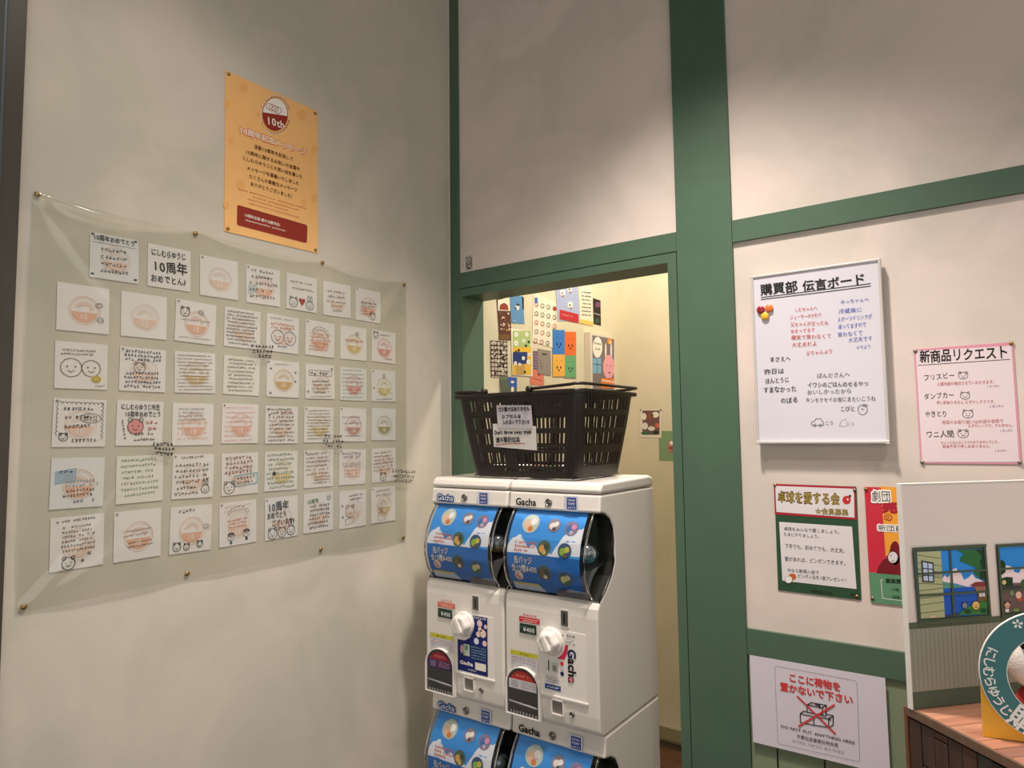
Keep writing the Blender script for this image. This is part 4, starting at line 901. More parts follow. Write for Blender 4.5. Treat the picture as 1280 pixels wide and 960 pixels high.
    if left:
        NVY = I(26, 40, 110)
        cv.poly(NVY, [(.180, .303), (.232, .303), (.232, .462), (.124, .462), (.124, .377), (.150, .377), (.170, .366), (.183, .345), (.187, .325)], 1, 'leaflet')
        for x, y, r in ((.205, .322, .0095), (.216, .348, .0115), (.200, .352, .008), (.222, .374, .008), (.193, .372, .009), (.226, .328, .006), (.206, .338, .007)): cv.disc(I(*random.choice(((236, 200, 206), (220, 226, 244), (240, 214, 200)))), (x, y), r, r, 3, 'leaflet', 12)
        cv.scrib((.184, .311), (.228, .311), .007, WH, w=.0009)
        cv.rect(I(196, 206, 190), .146, .386, .168, .418, 3, 'leaflet'); cv.disc(I(214, 170, 180), (.140, .402), .006, .012, 3, 'leaflet', 10); cv.rect(I(120, 160, 130), .151, .390, .163, .402, 4, 'leaflet')
        for i in range(5): cv.scrib((.174, .392+i*.0075), (.226, .392+i*.0075), .0045, I(150, 190, 180), w=.0006)
        cv.text('Gacha', (.133, .443), (.180, .443), .0115, WH, 4, .06, .03, 'leaflet', 3); cv.rect(WH, .188, .430, .226, .450, 3, 'leaflet'); cv.scrib((.193, .443), (.222, .441), .007, I(60, 60, 130), w=.0007); cv.scrib((.162, .457), (.192, .457), .005, WH, w=.0006)
    else:
        RDD = I(206, 50, 72)
        cv.scrib((.182, .314), (.222, .314), .007, K, w=.0009); cv.ring(K, (.200, .326), .008, .008, .0006, 2, 'leaflet'); cv.scrib((.193, .328), (.208, .328), .004, K, w=.0005); cv.scrib((.212, .324), (.222, .324), .005, K, w=.0006); cv.scrib((.212, .333), (.222, .333), .005, K, w=.0006)
        cv.poly(RDD, [(.191, .334), (.201, .334), (.198, .352), (.188, .372), (.166, .372), (.180, .362), (.188, .348)], 2, 'leaflet')
        # large vertical wordmark, turned a quarter clockwise
        vt = Canvas(ps, lambda p: (.205+p[1], L-.348-p[0]), -yb+.0020)
        class _T: pass
        x = 0.0
        for ch, mt_ in zip('Gacha', (I(30, 36, 90), K, K, K, I(200, 60, 90))):
            vs, fs, adv = glyph(ch, .05, 4); k_ = .0325
            out = [(.200+vy*k_, L-.342-(x+vx)*k_, *vz) for vx, vy, *vz in vs]; vt.raw('leaflet', mt_ if ch != 'a' or mt_ is K else K, out, fs, 3); x += adv*.98
        vt.disc(I(226, 120, 140), (x*.0325-.0085-.006+.000, .003), .0058, .0058, 6, 'leaflet'); vt.flush()
        cv.rect(K, .139, .381, .142, .408, 2, 'leaflet'); cv.scrib((.131, .405), (.137, .404), .004, GY, 1); cv.rect(I(200, 206, 196), .149, .384, .168, .408, 2, 'leaflet'); cv.rect(I(150, 150, 140), .153, .392, .164, .405, 3, 'leaflet')
        for y, c2 in ((.383, RDD), (.396, I(200, 200, 210)), (.408, I(26, 40, 90))): cv.disc(c2, (.181, y), .0055, .0055, 2, 'leaflet', 12)
        for i in range(3): cv.scrib((.130, .424+i*.006), (.172, .424+i*.006), .0035, (GY, K, BL)[i], w=.0005)
        cv.rect(I(30, 70, 140), .128, .441, .176, .4535, 2, 'leaflet'); cv.scrib((.134, .450), (.172, .450), .005, WH, w=.0007, layer=4)
    cv.flush()
    # knob: round base, scalloped grip
    mb = MB(); R = Matrix.Translation((.150, yb, L-.331)) @ Matrix.Rotation(PI/2, 4, 'X')
    mb.lathe([(0, 0), (.036, 0), (.036, .006), (.033, .011), (.0, .012)], 28, M_WHITE2, R)
    vs = []; fs = []; nn = 30; pr = [(1.0, .011), (1.0, .022), (.93, .030), (.7, .034), (.35, .030), (0.01, .028)]
    for r_, z_ in pr:
        for k in range(nn):
            a = 2*PI*k/nn; rr = .029*r_*(1+.07*math.cos(6*a)*(1 if r_ > .5 else .3)); vs.append(R @ Vector((rr*math.cos(a), rr*math.sin(a), z_)))
    for i in range(len(pr)-1):
        for k in range(nn): fs.append((i*nn+k, i*nn+(k+1) % nn, (i+1)*nn+(k+1) % nn, (i+1)*nn+k))
    mb.add(vs, fs, M_WHITE2, True)
    mb.box((-.008, -.022, .024), (.008, .022, .036), M_WHITE2, R @ Matrix.Rotation(.5, 4, 'Z')); mb.build('knob', root, bevel=.004)
    # capsule outlet: arched frame, dark mouth, smoky flap with a red sticker
    ax, aw, zb_, zs = .062, .050, L-.540, L-.462
    arch = [(ax-aw, zb_+.004), (ax+aw, zb_+.004)]+[(ax+aw*math.cos(a), zs+.048*math.sin(a)) for a in [PI*k/14 for k in range(15)]]
    mb = MB(); mb.prism(arch, yb-.0004, yb-.001, mat('outlet_grey', srgb(110, 108, 108), .5), 'y'); 
    mb.build('outlet_mouth', root)
    mb = MB(); n2 = len(arch); k_ = 1.11; out = [(ax+(x-ax)*k_, zb_+(z-zb_)*1.035-.003) for x, z in arch]
    vs = [(x, yb-.012, z) for x, z in arch]+[(x, yb-.012, z) for x, z in out]+[(x, yb, z) for x, z in arch]+[(x, yb, z) for x, z in out]
    fs = []
    for i in range(n2):
        j = (i+1) % n2; fs += [(i, j, n2+j, n2+i), (n2+i, n2+j, 3*n2+j, 3*n2+i), (j, i, 2*n2+i, 2*n2+j)]
    mb.add(vs, fs, M_WHITE2); mb.build('outlet_frame', root, bevel=.001)
    mb = MB(); mb.add([(x, yb-.0085, z) for x, z in arch], [tuple(range(n2))], M_SMOKE); fl = mb.build('outlet_flap', root)
    cv = Canvas(fl, lambda p: (p[0], L-p[1]), -yb+.009)
    top_ = [(ax+.044*math.cos(a), .464-.042*math.sin(a)) for a in [PI*k/12 for k in range(13)]]
    up_ = [(x, y) for x, y in top_ if y < .443]; cc_ = I(150, 44, 60) if left else RED
    cv.poly(cc_, [(ax+.041, .446)]+up_+[(ax-.041, .446)], 1, 'sticker')
    cv.rect(I(60, 50, 96) if left else I(206, 200, 204), ax-.044, .446, ax+.044, .470, 1, 'sticker')
    cv.scrib((ax-.02, .438), (ax+.02, .438), .006, PK, w=.0007, layer=3)
    for i in range(3): cv.scrib((ax-.005, .453+i*.006), (ax+.04, .453+i*.006), .004, PK if left else GY, w=.0006, layer=3)
    cv.rect(I(120, 100, 130) if left else I(170, 170, 176), ax-.036, .449, ax-.014, .466, 2, 'sticker'); cv.flush()
    mb = MB()
    for k in range(9): mb.box((ax-.040+k*.010, yb-.010, zb_+.0045), (ax-.036+k*.010, yb-.0088, zb_+.013), mat('frosted_rib', srgb(150, 148, 150), .4))
    mb.tube([(ax-.045, yb-.0075, zb_+.035), (ax+.045, yb-.0075, zb_+.03)], .003, MATS['frosted_rib'], 6); mb.build('flap_ridge', root)
    # coin return cup and small lock
    mb = MB()
    for a, b in (((.146, yb-.005, L-.512), (.150, yb, L-.476)), ((.182, yb-.005, L-.512), (.186, yb, L-.476)), ((.146, yb-.005, L-.514), (.186, yb, L-.511)), ((.146, yb-.005, L-.478), (.186, yb, L-.475))): mb.box(a, b, M_WHITE2)
    mb.build('return_cup', root); box_ob('return_cup_lining', (.150, yb-.0007, L-.511), (.182, yb, L-.478), mat('cup_grey', srgb(126, 118, 112), .5), root)
    lock(.208, yb, L-.503, .0075)
    # printed line on the sloping ledge
def machine(x0, left):
    lab = 'white two-tier capsule machine %s' % ('with a navy leaflet, nearer the left wall' if left else 'with vertical Gacha lettering, nearer the green post')
    root = empty('capsule_machine', (x0, -.27, 0)); tag(root, lab, 'vending machine', 'capsule machines')
    unit(root, UP, True, left); unit(root, LO, False, left)
    mb = MB(); mb.box((.02, .01, 0), (MW-.02, .30, LO-.546), M_SEAM); mb.build('base', root, bevel=.004)
    return root
m1 = machine(.156, True); m2 = machine(.4475, False)
def capsule(loc, c1, label, r=.028, rot=(.4, .3, 0)):
    t_ = empty('toy_capsule', loc, rot); tag(t_, label, 'capsule', 'toy capsules in the domes')
    mb = MB(); mb.lathe([(r*math.sin(a), r*math.cos(a)) for a in [PI/2*k/8 for k in range(9)]], 20, clear('capsule_clear', (.75, .85, .88), .15, .1, haze=.25, hcol=(.6, .75, .8))); mb.build('clear_half', t_)
    mb = MB(); mb.lathe([(r*math.sin(a), -r*math.cos(a)) for a in [PI/2*k/8 for k in range(9)]]+[(r*1.04, .002), (r*.98, .003)], 20, c1); mb.build('coloured_half', t_)
TEAL = mat('teal_shell', srgb(60, 130, 150), .2, coat=.4); YEL = mat('mustard_shell', srgb(150, 130, 60), .25, coat=.4); GRS = mat('green_shell', srgb(40, 90, 60), .25, coat=.4)
capsule((.4475+.229, -.27+.026, UP-.108), TEAL, 'teal capsule in the upper dome of the right machine')
capsule((.156+.229, -.27+.026, UP-.105), YEL, 'mustard capsule in the upper dome of the left machine')
capsule((.156+.229, -.27+.022, LO-.105), GRS, 'green capsule in the lower dome of the left machine')
capsule((.4475+.229, -.27+.026, LO-.108), TEAL, 'teal capsule in the lower dome of the right machine')

# ------------------------------------------------------------------ shopping basket
BX, BY, BTH, BZ = .472, -.118, -.029, 1.2765
BL_, BW_, BH_, BI_ = .432, .312, .236, .034
bk = empty('shopping_basket', (BX, BY, BZ-.001), (0, 0, BTH)); tag(bk, 'dark brown plastic shopping basket on top of the two capsule machines', 'basket')
def bpath(ins, rc):
    a, b = BL_/2-ins, BW_/2-ins; P_ = []
    nl, ns = int(round((a*2-2*rc)/.0058)), int(round((b*2-2*rc)/.0058))
    return a, b
def bcell_points():
    """parameter list round the basket: (side, t, slot?)"""
    cells = []
    def side(k, n):
        for i in range(n): cells.append((k, (i)/n, (i+.42)/n, 1)); cells.append((k, (i+.42)/n, (i+1)/n, 0))
    for k, n in (('F', 24), ('c1', 0), ('R', 16), ('c2', 0), ('B', 24), ('c3', 0), ('L', 16), ('c4', 0)):
        if n: side(k, n)
        else:
            for i in range(5): cells.append((k, i/5, (i+1)/5, 2))
    return cells
def bpt(k, t, h):
    ins = BI_*(1-h)**1.15; a, b = BL_/2-ins, BW_/2-ins; rc = .030-.004*h
    if h < .03: ins += 0
    if k == 'F': return (-a+rc+(2*a-2*rc)*t, -b)
    if k == 'R': return (a, -b+rc+(2*b-2*rc)*t)
    if k == 'B': return (a-rc-(2*a-2*rc)*t, b)
    if k == 'L': return (-a, b-rc-(2*b-2*rc)*t)
    c, a0 = {'c1': ((a-rc, -b+rc), -PI/2), 'c2': ((a-rc, b-rc), 0), 'c3': ((-a+rc, b-rc), PI/2), 'c4': ((-a+rc, -b+rc), PI)}[k]
    return (c[0]+rc*math.cos(a0+t*PI/2), c[1]+rc*math.sin(a0+t*PI/2))
cells = bcell_points()
HR = [0, .04, .065, .09, .13, .28, .31, .345, .375, .51, .57, .72, .79, .83, .895, .93, 1.0]
def hole(k, t0, t1, c, h0, h1):
    if c != 0: return False
    m_ = (h0+h1)/2; tm = (t0+t1)/2; long = k in 'FB'; ed = min(tm, 1-tm)
    if ed < .035: return False
    if .13 < m_ < .28: return not (k == 'F' and .33 < tm < .46)
    if .065 < m_ < .09 or .31 < m_ < .345: return long and tm > .3
    if .375 < m_ < .51: return True
    if .57 < m_ < .72: return (not long) or m_ < .9
    if .79 < m_ < .93:
        if long and .27 < tm: return .895 > m_ > .83 and int(tm*24) % 3 != 1
        return True
    return False
mb = MB(); vs = []; fs = []; nC = len(cells)
for h in HR:
    for (k, t0, t1, c) in cells: x, y = bpt(k, t0, h); vs.append((x, y, .004+h*BH_))
for j in range(len(HR)-1):
    for i, (k, t0, t1, c) in enumerate(cells):
        if hole(k, t0, t1, c, HR[j], HR[j+1]): continue
        i2 = (i+1) % nC; fs.append((j*nC+i, j*nC+i2, (j+1)*nC+i2, (j+1)*nC+i))
mb.add(vs, fs, M_BROWN); ob = mb.build('basket_wall', bk); so = ob.modifiers.new('solid', 'SOLIDIFY'); so.thickness = .0032; so.offset = -1
# floor of the basket: lattice with feet
mb = MB(); a, b = BL_/2-BI_-.006, BW_/2-BI_-.006
for i in range(19): x = -a+2*a*i/18; mb.box((x-.0025, -b, .003), (x+.0025, b, .006), M_BROWN)
for i in range(13): y = -b+2*b*i/12; mb.box((-a, y-.0025, .003), (a, y+.0025, .006), M_BROWN)
for sx in (-1, 1): mb.box((sx*(a-.014)-.006, -b+.01, -.002+.003), (sx*(a-.014)+.006, b-.01, .004), M_BROWN)
mb.box((-a+.01, -b+.006, .001), (a-.01, -b+.012, .004), M_BROWN); mb.box((-a+.01, b-.012, .001), (a-.01, b-.006, .004), M_BROWN)
mb.build('basket_base', bk)
mb = MB(); prof = [(.000, -.010), (.011, -.010), (.012, -.002), (.010, .001), (.0, .001)]
loop = []
for (k, t0, t1, c) in cells: loop.append(bpt(k, t0, 1.0))
vs = []; n = len(loop)
for (dx, dz) in prof:
    for (x, y) in loop:
        nx, ny = x/(BL_/2), y/(BW_/2); l = max(abs(nx), abs(ny)); sx = (BL_/2+dx)/(BL_/2); sy = (BW_/2+dx)/(BW_/2); vs.append((x*sx, y*sy, .004+BH_+dz))
fs = []
for j in range(len(prof)): 
    j2 = (j+1) % len(prof)
    for i in range(n): i2 = (i+1) % n; fs.append((j*n+i, j*n+i2, j2*n+i2, j2*n+i))
mb.add(vs, fs, M_BROWN); mb.build('rim', bk)
def handle(sgn, xh, zend):
    mb = MB(); a, b = BL_/2+.012, BW_/2+.009; z0 = .004+BH_+.006
    P_ = []; rc = .03; X = [xh, (xh+sgn*a)/2, sgn*(a-rc)]
    for x in X: P_.append((x, -b, z0+zend*(x-xh)/(sgn*a-xh)))
    for k in range(1, 7): q = -PI/2+k/6*PI/2; P_.append((sgn*(a-rc+rc*math.cos(q)), -b+rc+rc*math.sin(q), z0+zend))
    for k in range(0, 7): q = k/6*PI/2; P_.append((sgn*(a-rc+rc*math.cos(q)), b-rc+rc*math.sin(q), z0+zend))
    for x in X[::-1]: P_.append((x, b, z0+zend*(x-xh)/(sgn*a-xh)))
    mb.tube(P_, .0042, M_BROWN, 8); 
    for y in (-b, b): mb.tube([(xh, y-.007, z0), (xh, y+.007, z0)], .0085, M_BROWN, 10)
    mb.build('handle', bk)
handle(-1, -.098, .003); handle(1, .062, .008)
# pasted signs on the basket front
tilt = math.atan(BI_/BH_)*1.02
def bas_frame(h):
    c_, s_ = math.cos(BTH), math.sin(BTH); yl = -(BW_/2-BI_*(1-h)**1.15)-.0022
    M_ = Matrix.Translation((BX-s_*yl, BY+c_*yl, BZ+.003+h*BH_)) @ Matrix.Rotation(BTH, 4, 'Z') @ Matrix.Rotation(tilt, 4, 'X')
    return M_
FB = bas_frame(.6)
Zb = (590, 490, 11.636)
def bb(*pts): return [(590+a/11.636, 490+b/11.636) for a, b in pts]
o, cv = sheet('basket_notice', (FB, .0005), bb((308, 480), (938, 480), (935, 828), (316, 815)), mat('notice_white', srgb(224, 218, 212), .6)); tag(o, 'white lower notice on the basket reading Don\'t throw away trash', 'notice', 'notices on the basket')
cv.zoom = Zb; cv.text("Don't throw away trash", (334, 614), (866, 606), 60, K, 3, .06, .03); cv.text('请不要扔垃圾', (350, 732), (706, 720), 66, K, 3, .04, .05); cv.stroke(RED, [(344, 772), (560, 748), (768, 748)], .002); cv.flush()
o, cv = sheet('basket_notice', (FB, .0018), bb((362, 200), (864, 184), (882, 520), (374, 530)), mat('notice_grey', srgb(206, 200, 204), .6)); tag(o, 'greyish upper notice on the basket reading ゴミ箱ではありません', 'notice', 'notices on the basket')
cv.zoom = Zb; cv.text('ゴミ箱ではありません', (384, 282), (844, 268), 56, K, 3, .05, .05); cv.text('カプセルを', (430, 384), (724, 376), 50, K, 3, .05, .06); cv.text('入れないで下さい!!', (446, 466), (838, 458), 54, K, 3, .05, .05); cv.flush()
# a few emptied shells lying in the basket
cols = [mat('shell_white', srgb(224, 222, 214), .3), mat('shell_dark', srgb(54, 52, 66), .3), mat('shell_red', srgb(150, 40, 40), .3), mat('shell_green', srgb(110, 160, 110), .3)]
for i, (x, y, m_, nm) in enumerate(((-.13, -.05, 0, 'white'), (-.06, -.03, 0, 'white'), (.02, -.06, 2, 'red'), (.08, .0, 0, 'white'), (.13, -.02, 1, 'dark'), (.10, .05, 1, 'dark'), (.05, -.07, 3, 'green'))):
    mb = MB(); r = .026; mb.lathe([(r*math.sin(a), r-r*math.cos(a)) for a in [PI/2*k/8 for k in range(9)]]+[(r*.94, r), (r*.90, r*.8)], 18, cols[m_])
    q = mb.build('capsule_shell', None, (BX+x, BY+y, BZ+.0055)); 
    tag(q, 'empty %s half capsule lying in the basket' % nm, 'capsule shell', 'empty %s capsule shells in the basket' % nm)

# ------------------------------------------------------------------ plank counter at the right
CT = .971; CA = math.radians(47); P0 = Vector((1.431, -.588, 0))
ct = empty('display_counter', P0, (0, 0, CA)); tag(ct, 'counter with reddish plank top and dark vertical boards at the lower right', 'counter')
# local x runs back along the plank direction, local -y runs along the front edge towards the viewer
LEN, DEP = .62, .56
box_ob('carcass', (.014, -LEN, 0), (DEP, -.014, CT-.012), mat('carcass_dark', srgb(40, 30, 26), .6), ct)
TOPC = [wood('plank_a', srgb(172, 120, 96), .45, 'X', .14), wood('plank_b', srgb(150, 100, 80), .45, 'X', .16), wood('plank_c', srgb(136, 96, 82), .45, 'X', .16), wood('plank_d', srgb(182, 132, 106), .45, 'X', .12)]
SIDC = [wood('board_a', srgb(70, 50, 42), .5, 'Z', .2), wood('board_b', srgb(58, 42, 38), .5, 'Z', .2), wood('board_c', srgb(64, 58, 54), .5, 'Z', .2), wood('board_d', srgb(80, 52, 40), .5, 'Z', .2)]
pw = .0245; k = 0; y = -.003
while y > -LEN+.03:
    xs_ = [.006]; x = .006+random.uniform(.06, .3)
    while x < DEP-.06: xs_.append(x); x += random.uniform(.18, .32)
    xs_.append(DEP)
    for a, b in zip(xs_[:-1], xs_[1:]): box_ob('top_plank', (a, y-pw+.0009, CT-.012), (b-.0008, y, CT+random.uniform(-.0004, 0)), random.choice(TOPC), ct, .0006)
    zsp = random.uniform(.55, .92)
    if k == 1: zsp = .895
    if k == 2: zsp = .945
    for a, b in ((.002, zsp-.001), (zsp+.001, CT-.016)): box_ob('side_board', (.002+random.uniform(0, .0015), y-pw+.0012, a), (.0135, y, b), random.choice(SIDC), ct, .0006)
    y -= pw; k += 1
box_ob('edge_strip', (.0, -LEN, CT-.0125), (.0055, -.0005, CT+.0005), wood('edge_wood', srgb(112, 86, 70), .45, 'X', .1), ct, .0006)
box_ob('corner_board', (.0, -.0025, 0), (DEP, .004, CT-.001), wood('corner_wood', srgb(120, 74, 48), .5, 'Z', .2), ct, .0006)

# printed panel standing on the counter's far edge
PLN = .46; panel = empty('printed_panel', (P0.x+.006*math.sin(CA)+.004, P0.y-.008, CT+.0006), (0, 0, CA)); tag(panel, 'upright board printed as a wall with two windows, standing along the back of the counter', 'display panel')
PM = mat('panel_print_white', srgb(222, 212, 206), .5)
mb = MB(); mb.box((0, -.0035, 0), (PLN, .0035, .3415), PM); mb.build('board', panel, bevel=.0004)
mb = MB(); mb.box((-.0012, -.0045, 0), (.0008, .0045, .3425), ink(236, 232, 226)); mb.box((.0, -.0045, .3415), (PLN, .0045, .3428), ink(236, 232, 226)); mb.build('edge_trim', panel)
Wp = Matrix.Translation(panel.location) @ Matrix.Rotation(CA, 4, 'Z')
cv = Canvas(panel, lambda p: on_plane(Wp, p[0], p[1], .0035), .0040)
GF = ink(88, 100, 82); WG = ink(150, 152, 138)
def LR(mt, u0, v0, u1, v1, layer, name='print'): cv.poly(mt, [(u0, v0), (u1, v0), (u1, v1), (u0, v1)], layer, name, loc=True)
LR(GF, .0005, .120, PLN, .130, 2); LR(WG, .0005, .026, PLN, .120, 1); LR(ink(84, 98, 84), .0005, 0.0005, PLN, .026, 1)
for i in range(60): cv.stroke(ink(124, 126, 114), [(.006+i*.0078, .027), (.006+i*.0078, .119)], .0006, 2, 'print', loc=True)
cv.flush(); cv.g = {}; PN = 'print_w'
cv.zoom = (1100, 660, 4.8); cv.force = 'window_print'
DK = ink(74, 88, 70); SKY = ink(44, 140, 222); SEA = ink(32, 92, 190); CL = ink(240, 222, 228); SID = ink(176, 182, 140); LEAF = ink(44, 106, 58); DLEAF = ink(26, 58, 38)
def q4(*p_): return list(p_)
cv.poly(DK, [(190, 120), (628, 97), (660, 530), (226, 566)], 3)
cv.poly(SKY, [(214, 142), (612, 122), (636, 516), (238, 542)], 4)
cv.poly(SEA, [(372, 352), (628, 350), (636, 516), (384, 534)], 5)
cv.poly(ink(90, 150, 130), [(372, 320), (410, 328), (450, 340), (510, 352), (372, 362)], 6)
cv.poly(CL, [(370, 300), (384, 280), (400, 300), (430, 246), (452, 240), (462, 262), (480, 268), (498, 310), (526, 296), (548, 272), (566, 300), (600, 310), (626, 330), (626, 344), (520, 352), (450, 332), (372, 322)], 5)
cv.poly(SID, [(216, 142), (358, 136), (384, 534), (240, 542)], 6)
for i, y_ in enumerate((160, 205, 245, 290, 330, 376, 420, 460, 510)):
    yy = y_+ (22 if i < 3 else (6 if i < 5 else -18)); cv.stroke(ink(70, 72, 56), [(218+i*2, y_), (362+i*2, yy)], .0008, 7)
cv.poly(ink(40, 44, 50), [(240, 192), (314, 206), (318, 326), (248, 322)], 8); cv.poly(ink(190, 206, 232), [(248, 202), (306, 214), (310, 318), (254, 314)], 9)
cv.stroke(ink(40, 44, 50), [(278, 206), (283, 318)], .0016, 10); cv.stroke(ink(40, 44, 50), [(250, 240), (308, 246)], .0014, 10); cv.stroke(ink(40, 44, 50), [(252, 282), (310, 284)], .0014, 10)
cv.poly(LEAF, [(452, 132), (614, 124), (624, 300), (580, 296), (556, 262), (572, 236), (530, 222), (500, 206), (474, 200), (478, 172), (502, 156)], 7)
cv.poly(DLEAF, [(566, 128), (614, 126), (626, 310), (596, 306), (590, 276), (604, 240), (590, 200), (606, 170)], 8)
cv.poly(ink(130, 56, 52), [(530, 344), (566, 322), (620, 320), (628, 348), (560, 350)], 8); cv.poly(ink(150, 110, 90), [(556, 350), (628, 348), (630, 380), (570, 376)], 8)
cv.poly(ink(220, 220, 226), [(586, 386), (620, 384), (622, 408), (588, 410)], 9); cv.stroke(K, [(604, 386), (605, 409)], .0008, 10); cv.poly(ink(110, 90, 60), [(574, 380), (632, 378), (634, 440), (580, 440)], 8)
cv.poly(ink(58, 128, 60), [(466, 520), (480, 500), (500, 488), (520, 470), (560, 450), (600, 440), (636, 430), (636, 514)], 8); cv.disc(ink(30, 76, 44), (520, 498), 22, 14, 9); cv.disc(ink(30, 76, 44), (612, 492), 20, 14, 9)
cv.poly(ink(60, 70, 90), [(384, 520), (470, 505), (470, 526), (384, 534)], 9)
cv.face(ink(60, 50, 60), (499, 462), 16, 18, 'bear', .0007, ink(150, 150, 176), 11); cv.face(ink(70, 44, 30), (566, 462), 24, 27, 'none', .0009, ink(232, 190, 120), 11)
cv.poly(ink(220, 190, 160), [(292, 528), (328, 518), (330, 534), (294, 538)], 9)
for pts in ([(412, 134), (434, 524)], ): cv.stroke(DK, pts, .0034, 12, 'print')
for pts in ([(222, 274), (620, 250)], [(230, 402), (628, 378)]): cv.stroke(DK, pts, .0034, 12, 'print')
for pts in ([(196, 124), (624, 102)], [(230, 560), (652, 526)], [(196, 124), (230, 560)], [(618, 102), (652, 526)]): cv.stroke(DK, pts, .0042, 12, 'print')
# second printed window, cut by the frame's edge
cv.flush(); cv.g = {}
cv.poly(DK, [(690, 98), (1110, 76), (1148, 500), (722, 534)], 3); cv.poly(SKY, [(708, 116), (1100, 96), (1130, 470), (730, 510)], 4)
cv.poly(CL, [(722, 240), (760, 222), (790, 236), (800, 262), (826, 270), (850, 230), (900, 230), (960, 200), (1100, 240), (1110, 330), (724, 330)], 5)
cv.poly(ink(106, 90, 86), [(724, 330), (1110, 320), (1128, 470), (736, 508)], 6); cv.poly(DLEAF, [(712, 200), (728, 188), (744, 210), (746, 262), (722, 282), (716, 240)], 7); cv.poly(DLEAF, [(724, 300), (750, 292), (788, 294), (790, 348), (726, 348)], 7)
cv.poly(LEAF, [(836, 320), (850, 306), (1100, 296), (1108, 360), (850, 370)], 7); cv.poly(ink(70, 60, 66), [(726, 352), (838, 342), (838, 358), (728, 370)], 8)
cv.disc(ink(214, 200, 140), (736, 324), 12, 14, 9); cv.disc(ink(232, 190, 170), (822, 400), 18, 22, 9); cv.disc(ink(190, 80, 60), (832, 424), 16, 14, 8); cv.face(ink(90, 50, 40), (754, 460), 18, 20, 'bear', .0007, ink(226, 180, 160), 11); cv.rect(ink(236, 230, 226), 742, 482, 764, 502, 10); cv.disc(ink(120, 150, 80), (808, 490), 18, 10, 9)
cv.disc(ink(120, 150, 110), (782, 386), 12, 18, 9); cv.stroke(DK, [(716, 244), (1110, 222)], .0034, 12, 'print'); cv.stroke(DK, [(728, 372), (1120, 346)], .0030, 12, 'print'); cv.stroke(DK, [(892, 106), (916, 500)], .0034, 12, 'print')
cv.stroke(DK, [(698, 102), (728, 530)], .0042, 12, 'print'); cv.stroke(DK, [(694, 104), (1106, 82)], .0042, 12, 'print'); cv.stroke(DK, [(724, 526), (1140, 492)], .0042, 12, 'print')
cv.flush()

# ------------------------------------------------------------------ teal ring standee on a yellow foot
RA = math.radians(13); RO = Vector((1.532, -.649, CT+.0006))
rs = empty('ring_standee', RO, (0, 0, RA)); tag(rs, 'teal ring sign lettered in white on a yellow foot, standing on the plank counter', 'sign')
Wr = Matrix.Translation(RO) @ Matrix.Rotation(RA, 4, 'Z')
le = on_plane(Wr, 1224.5, 832, .004); bt = on_plane(Wr, 1280, 917.5, .004); tp = on_plane(Wr, 1280, 768, .004); ie = on_plane(Wr, 1258, 832, .004)
# circle through the three measured rim points
def circ(a, b, c):
    ax, ay = a; bx_, by_ = b; cx_, cy_ = c; d = 2*(ax*(by_-cy_)+bx_*(cy_-ay)+cx_*(ay-by_))
    ux = ((ax*ax+ay*ay)*(by_-cy_)+(bx_*bx_+by_*by_)*(cy_-ay)+(cx_*cx_+cy_*cy_)*(ay-by_))/d
    uy = ((ax*ax+ay*ay)*(cx_-bx_)+(bx_*bx_+by_*by_)*(ax-cx_)+(cx_*cx_+cy_*cy_)*(bx_-ax))/d
    return ux, uy, math.hypot(ax-ux, ay-uy)
ru, rv, rR = circ(le, bt, tp); rI = rR-(ie[0]-le[0])
TEALP = mat('teal_board', srgb(52, 116, 120), .45); YELP = mat('yellow_board', srgb(240, 178, 52), .45)
def annulus(mb, r0, r1, y0, y1, mt, n=64):
    vs = []
    for r_, y_ in ((r0, y0), (r1, y0), (r1, y1), (r0, y1)):
        for k in range(n): a = 2*PI*k/n; vs.append((ru+r_*math.cos(a), y_, rv+r_*math.sin(a)))
    fs = []
    for j in range(4):
        for k in range(n): fs.append((j*n+k, j*n+(k+1) % n, ((j+1) % 4)*n+(k+1) % n, ((j+1) % 4)*n+k))
    mb.add(vs, fs, mt)
mb = MB(); annulus(mb, rI, rR, -.0045, -.0005, TEALP); mb.build('ring_board', rs)
mb = MB(); annulus(mb, rR-.0002, rR+.0008, -.0045, -.0002, ink(232, 232, 226)); annulus(mb, rI-.0008, rI+.0002, -.0045, -.0002, ink(232, 232, 226)); mb.build('ring_edge', rs)
rm = (rI+rR)/2; x1 = 2*ru
arc = [(ru+rm*math.cos(a), rv+rm*math.sin(a)) for a in [-.15-(PI-.3)*k/24 for k in range(25)]]
ft = [(0.0015, rv-rm*.15), (0.0, 0.0), (x1, 0.0), (x1-.0015, rv-rm*.15)]+arc
mb = MB()
tri = tessellate_polygon([[Vector((a, b, 0)) for a, b in ft]]); nF = len(ft)
vs = [(a, -.0002, b) for a, b in ft]+[(a, .0038, b) for a, b in ft]
mb.add(vs, [tuple(t_) for t_ in tri]+[tuple(nF+i for i in t_[::-1]) for t_ in tri]+[(i, (i+1) % nF, nF+(i+1) % nF, nF+i) for i in range(nF)], YELP); mb.build('foot_board', rs)
mb = MB(); mb.box((.02, .0038, 0), (.024, .05, .03), YELP); mb.box((x1-.024, .0038, 0), (x1-.02, .05, .03), YELP); mb.build('foot_strut', rs)
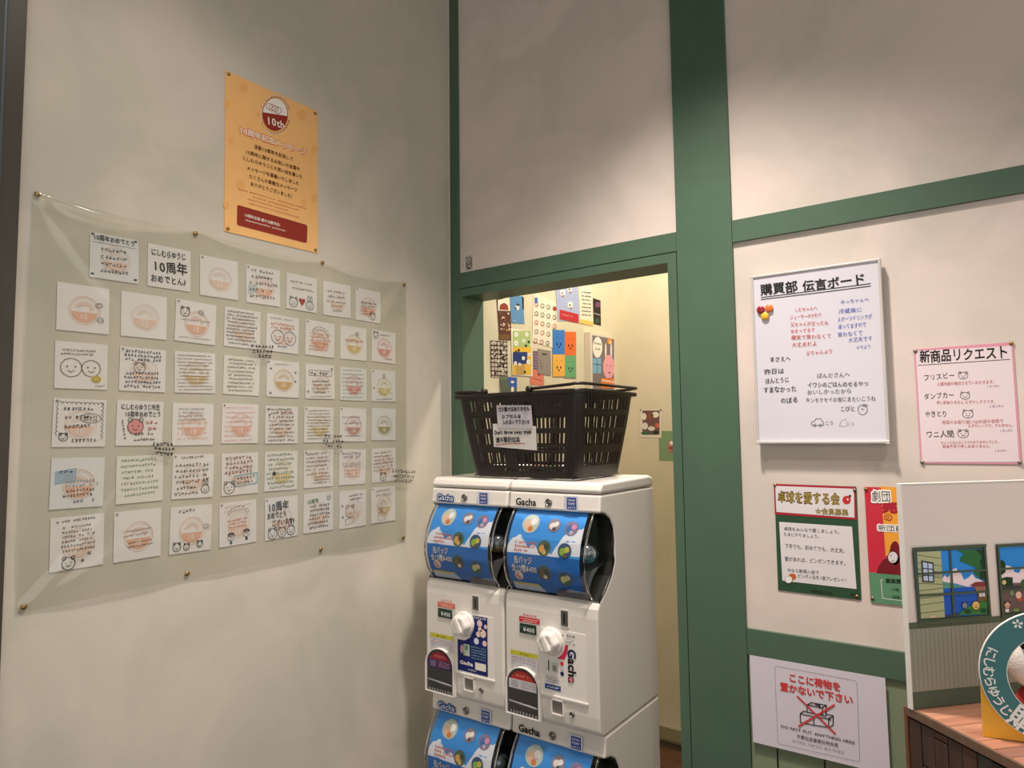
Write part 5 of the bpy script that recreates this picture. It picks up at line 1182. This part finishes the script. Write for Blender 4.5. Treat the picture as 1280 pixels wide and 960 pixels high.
# lettering round the ring
cvr = Canvas(rs, lambda p: p, .0049)
def ringtext(chars, a0, da, size, rad, bold=.03):
    for i, ch in enumerate(chars):
        a = a0+da*i; vs, fs, adv = glyph(ch, bold, 3); ca, sa = math.cos(a+PI/2), math.sin(a+PI/2)
        cx_, cy_ = ru+rad*math.cos(a), rv+rad*math.sin(a); out = []
        for vx, vy, *vz in vs:
            x_ = (vx-.5)*size; y_ = (vy-.38)*size; out.append((cx_+x_*ca-y_*sa, cy_+x_*sa+y_*ca, *vz))
        cvr.raw('lettering', ink(236, 240, 238), out, fs, 1)
ringtext('にしむらゆうじ', math.radians(160), math.radians(9.8), rR*.175, rm+.005, .035)
ringtext('購買部', math.radians(236), math.radians(25), rR*.40, rm-.001, .03)
fa = math.radians(118)
fx, fy = on_plane(Wr, 1272, 780, .005)
for k in range(5):
    a = k*2*PI/5+.3; cvr.poly(ink(236, 240, 238), [(fx+.0018*math.cos(a-.5), fy+.0018*math.sin(a-.5)), (fx+.0058*math.cos(a-.32), fy+.0058*math.sin(a-.32)), (fx+.0064*math.cos(a), fy+.0064*math.sin(a)), (fx+.0058*math.cos(a+.32), fy+.0058*math.sin(a+.32)), (fx+.0018*math.cos(a+.5), fy+.0018*math.sin(a+.5))], 1, 'flower_mark', loc=True)
cvr.flush()
# soft round toy seen through the ring
dirs = Matrix.Rotation(RA, 4, 'Z'); cpt = Wr @ Vector((on_plane(Wr, 1294, 826, -.05)[0], .052, on_plane(Wr, 1294, 826, -.05)[1]))
toy = empty('plush_toy', (cpt.x, cpt.y, CT+.0006), (0, 0, RA)); tag(toy, 'white round-headed soft toy seen through the teal ring', 'soft toy')
FUR = mat('white_fur', srgb(240, 230, 224), .9, noise=.02, nscale=40, bump=.5); hz = cpt.z-CT
def ellip(mb, c_, r_, mt, n=24):
    pr = [PI*k/14 for k in range(15)]; vs = []; fs = []
    for a in pr:
        for k in range(n): q = 2*PI*k/n; vs.append((c_[0]+r_[0]*math.sin(a)*math.cos(q), c_[1]+r_[1]*math.sin(a)*math.sin(q), c_[2]+r_[2]*math.cos(a)))
    for i in range(14):
        for k in range(n): fs.append((i*n+k, (i+1)*n+k, (i+1)*n+(k+1) % n, i*n+(k+1) % n))
    mb.add(vs, fs, mt, True)
mb = MB(); ellip(mb, (0, 0, hz), (.036, .030, .042), FUR); mb.build('head', toy)
mb = MB(); ellip(mb, (0, .002, (hz-.034)/2), (.026, .022, (hz-.030)/2), mat('red_felt', srgb(150, 36, 34), .9)); mb.build('body', toy)
mb = MB(); mb.tube([(-.020, -.022, hz+.022), (-.010, -.027, hz+.030), (.008, -.026, hz+.037)], .0035, mat('black_felt', srgb(16, 16, 16), .9), 8); mb.build('brow_band', toy)
mb = MB(); ellip(mb, (-.024, -.010, .010), (.010, .014, .010), MATS['black_felt'], 14); ellip(mb, (.024, -.010, .010), (.010, .014, .010), MATS['black_felt'], 14); mb.build('foot', toy)
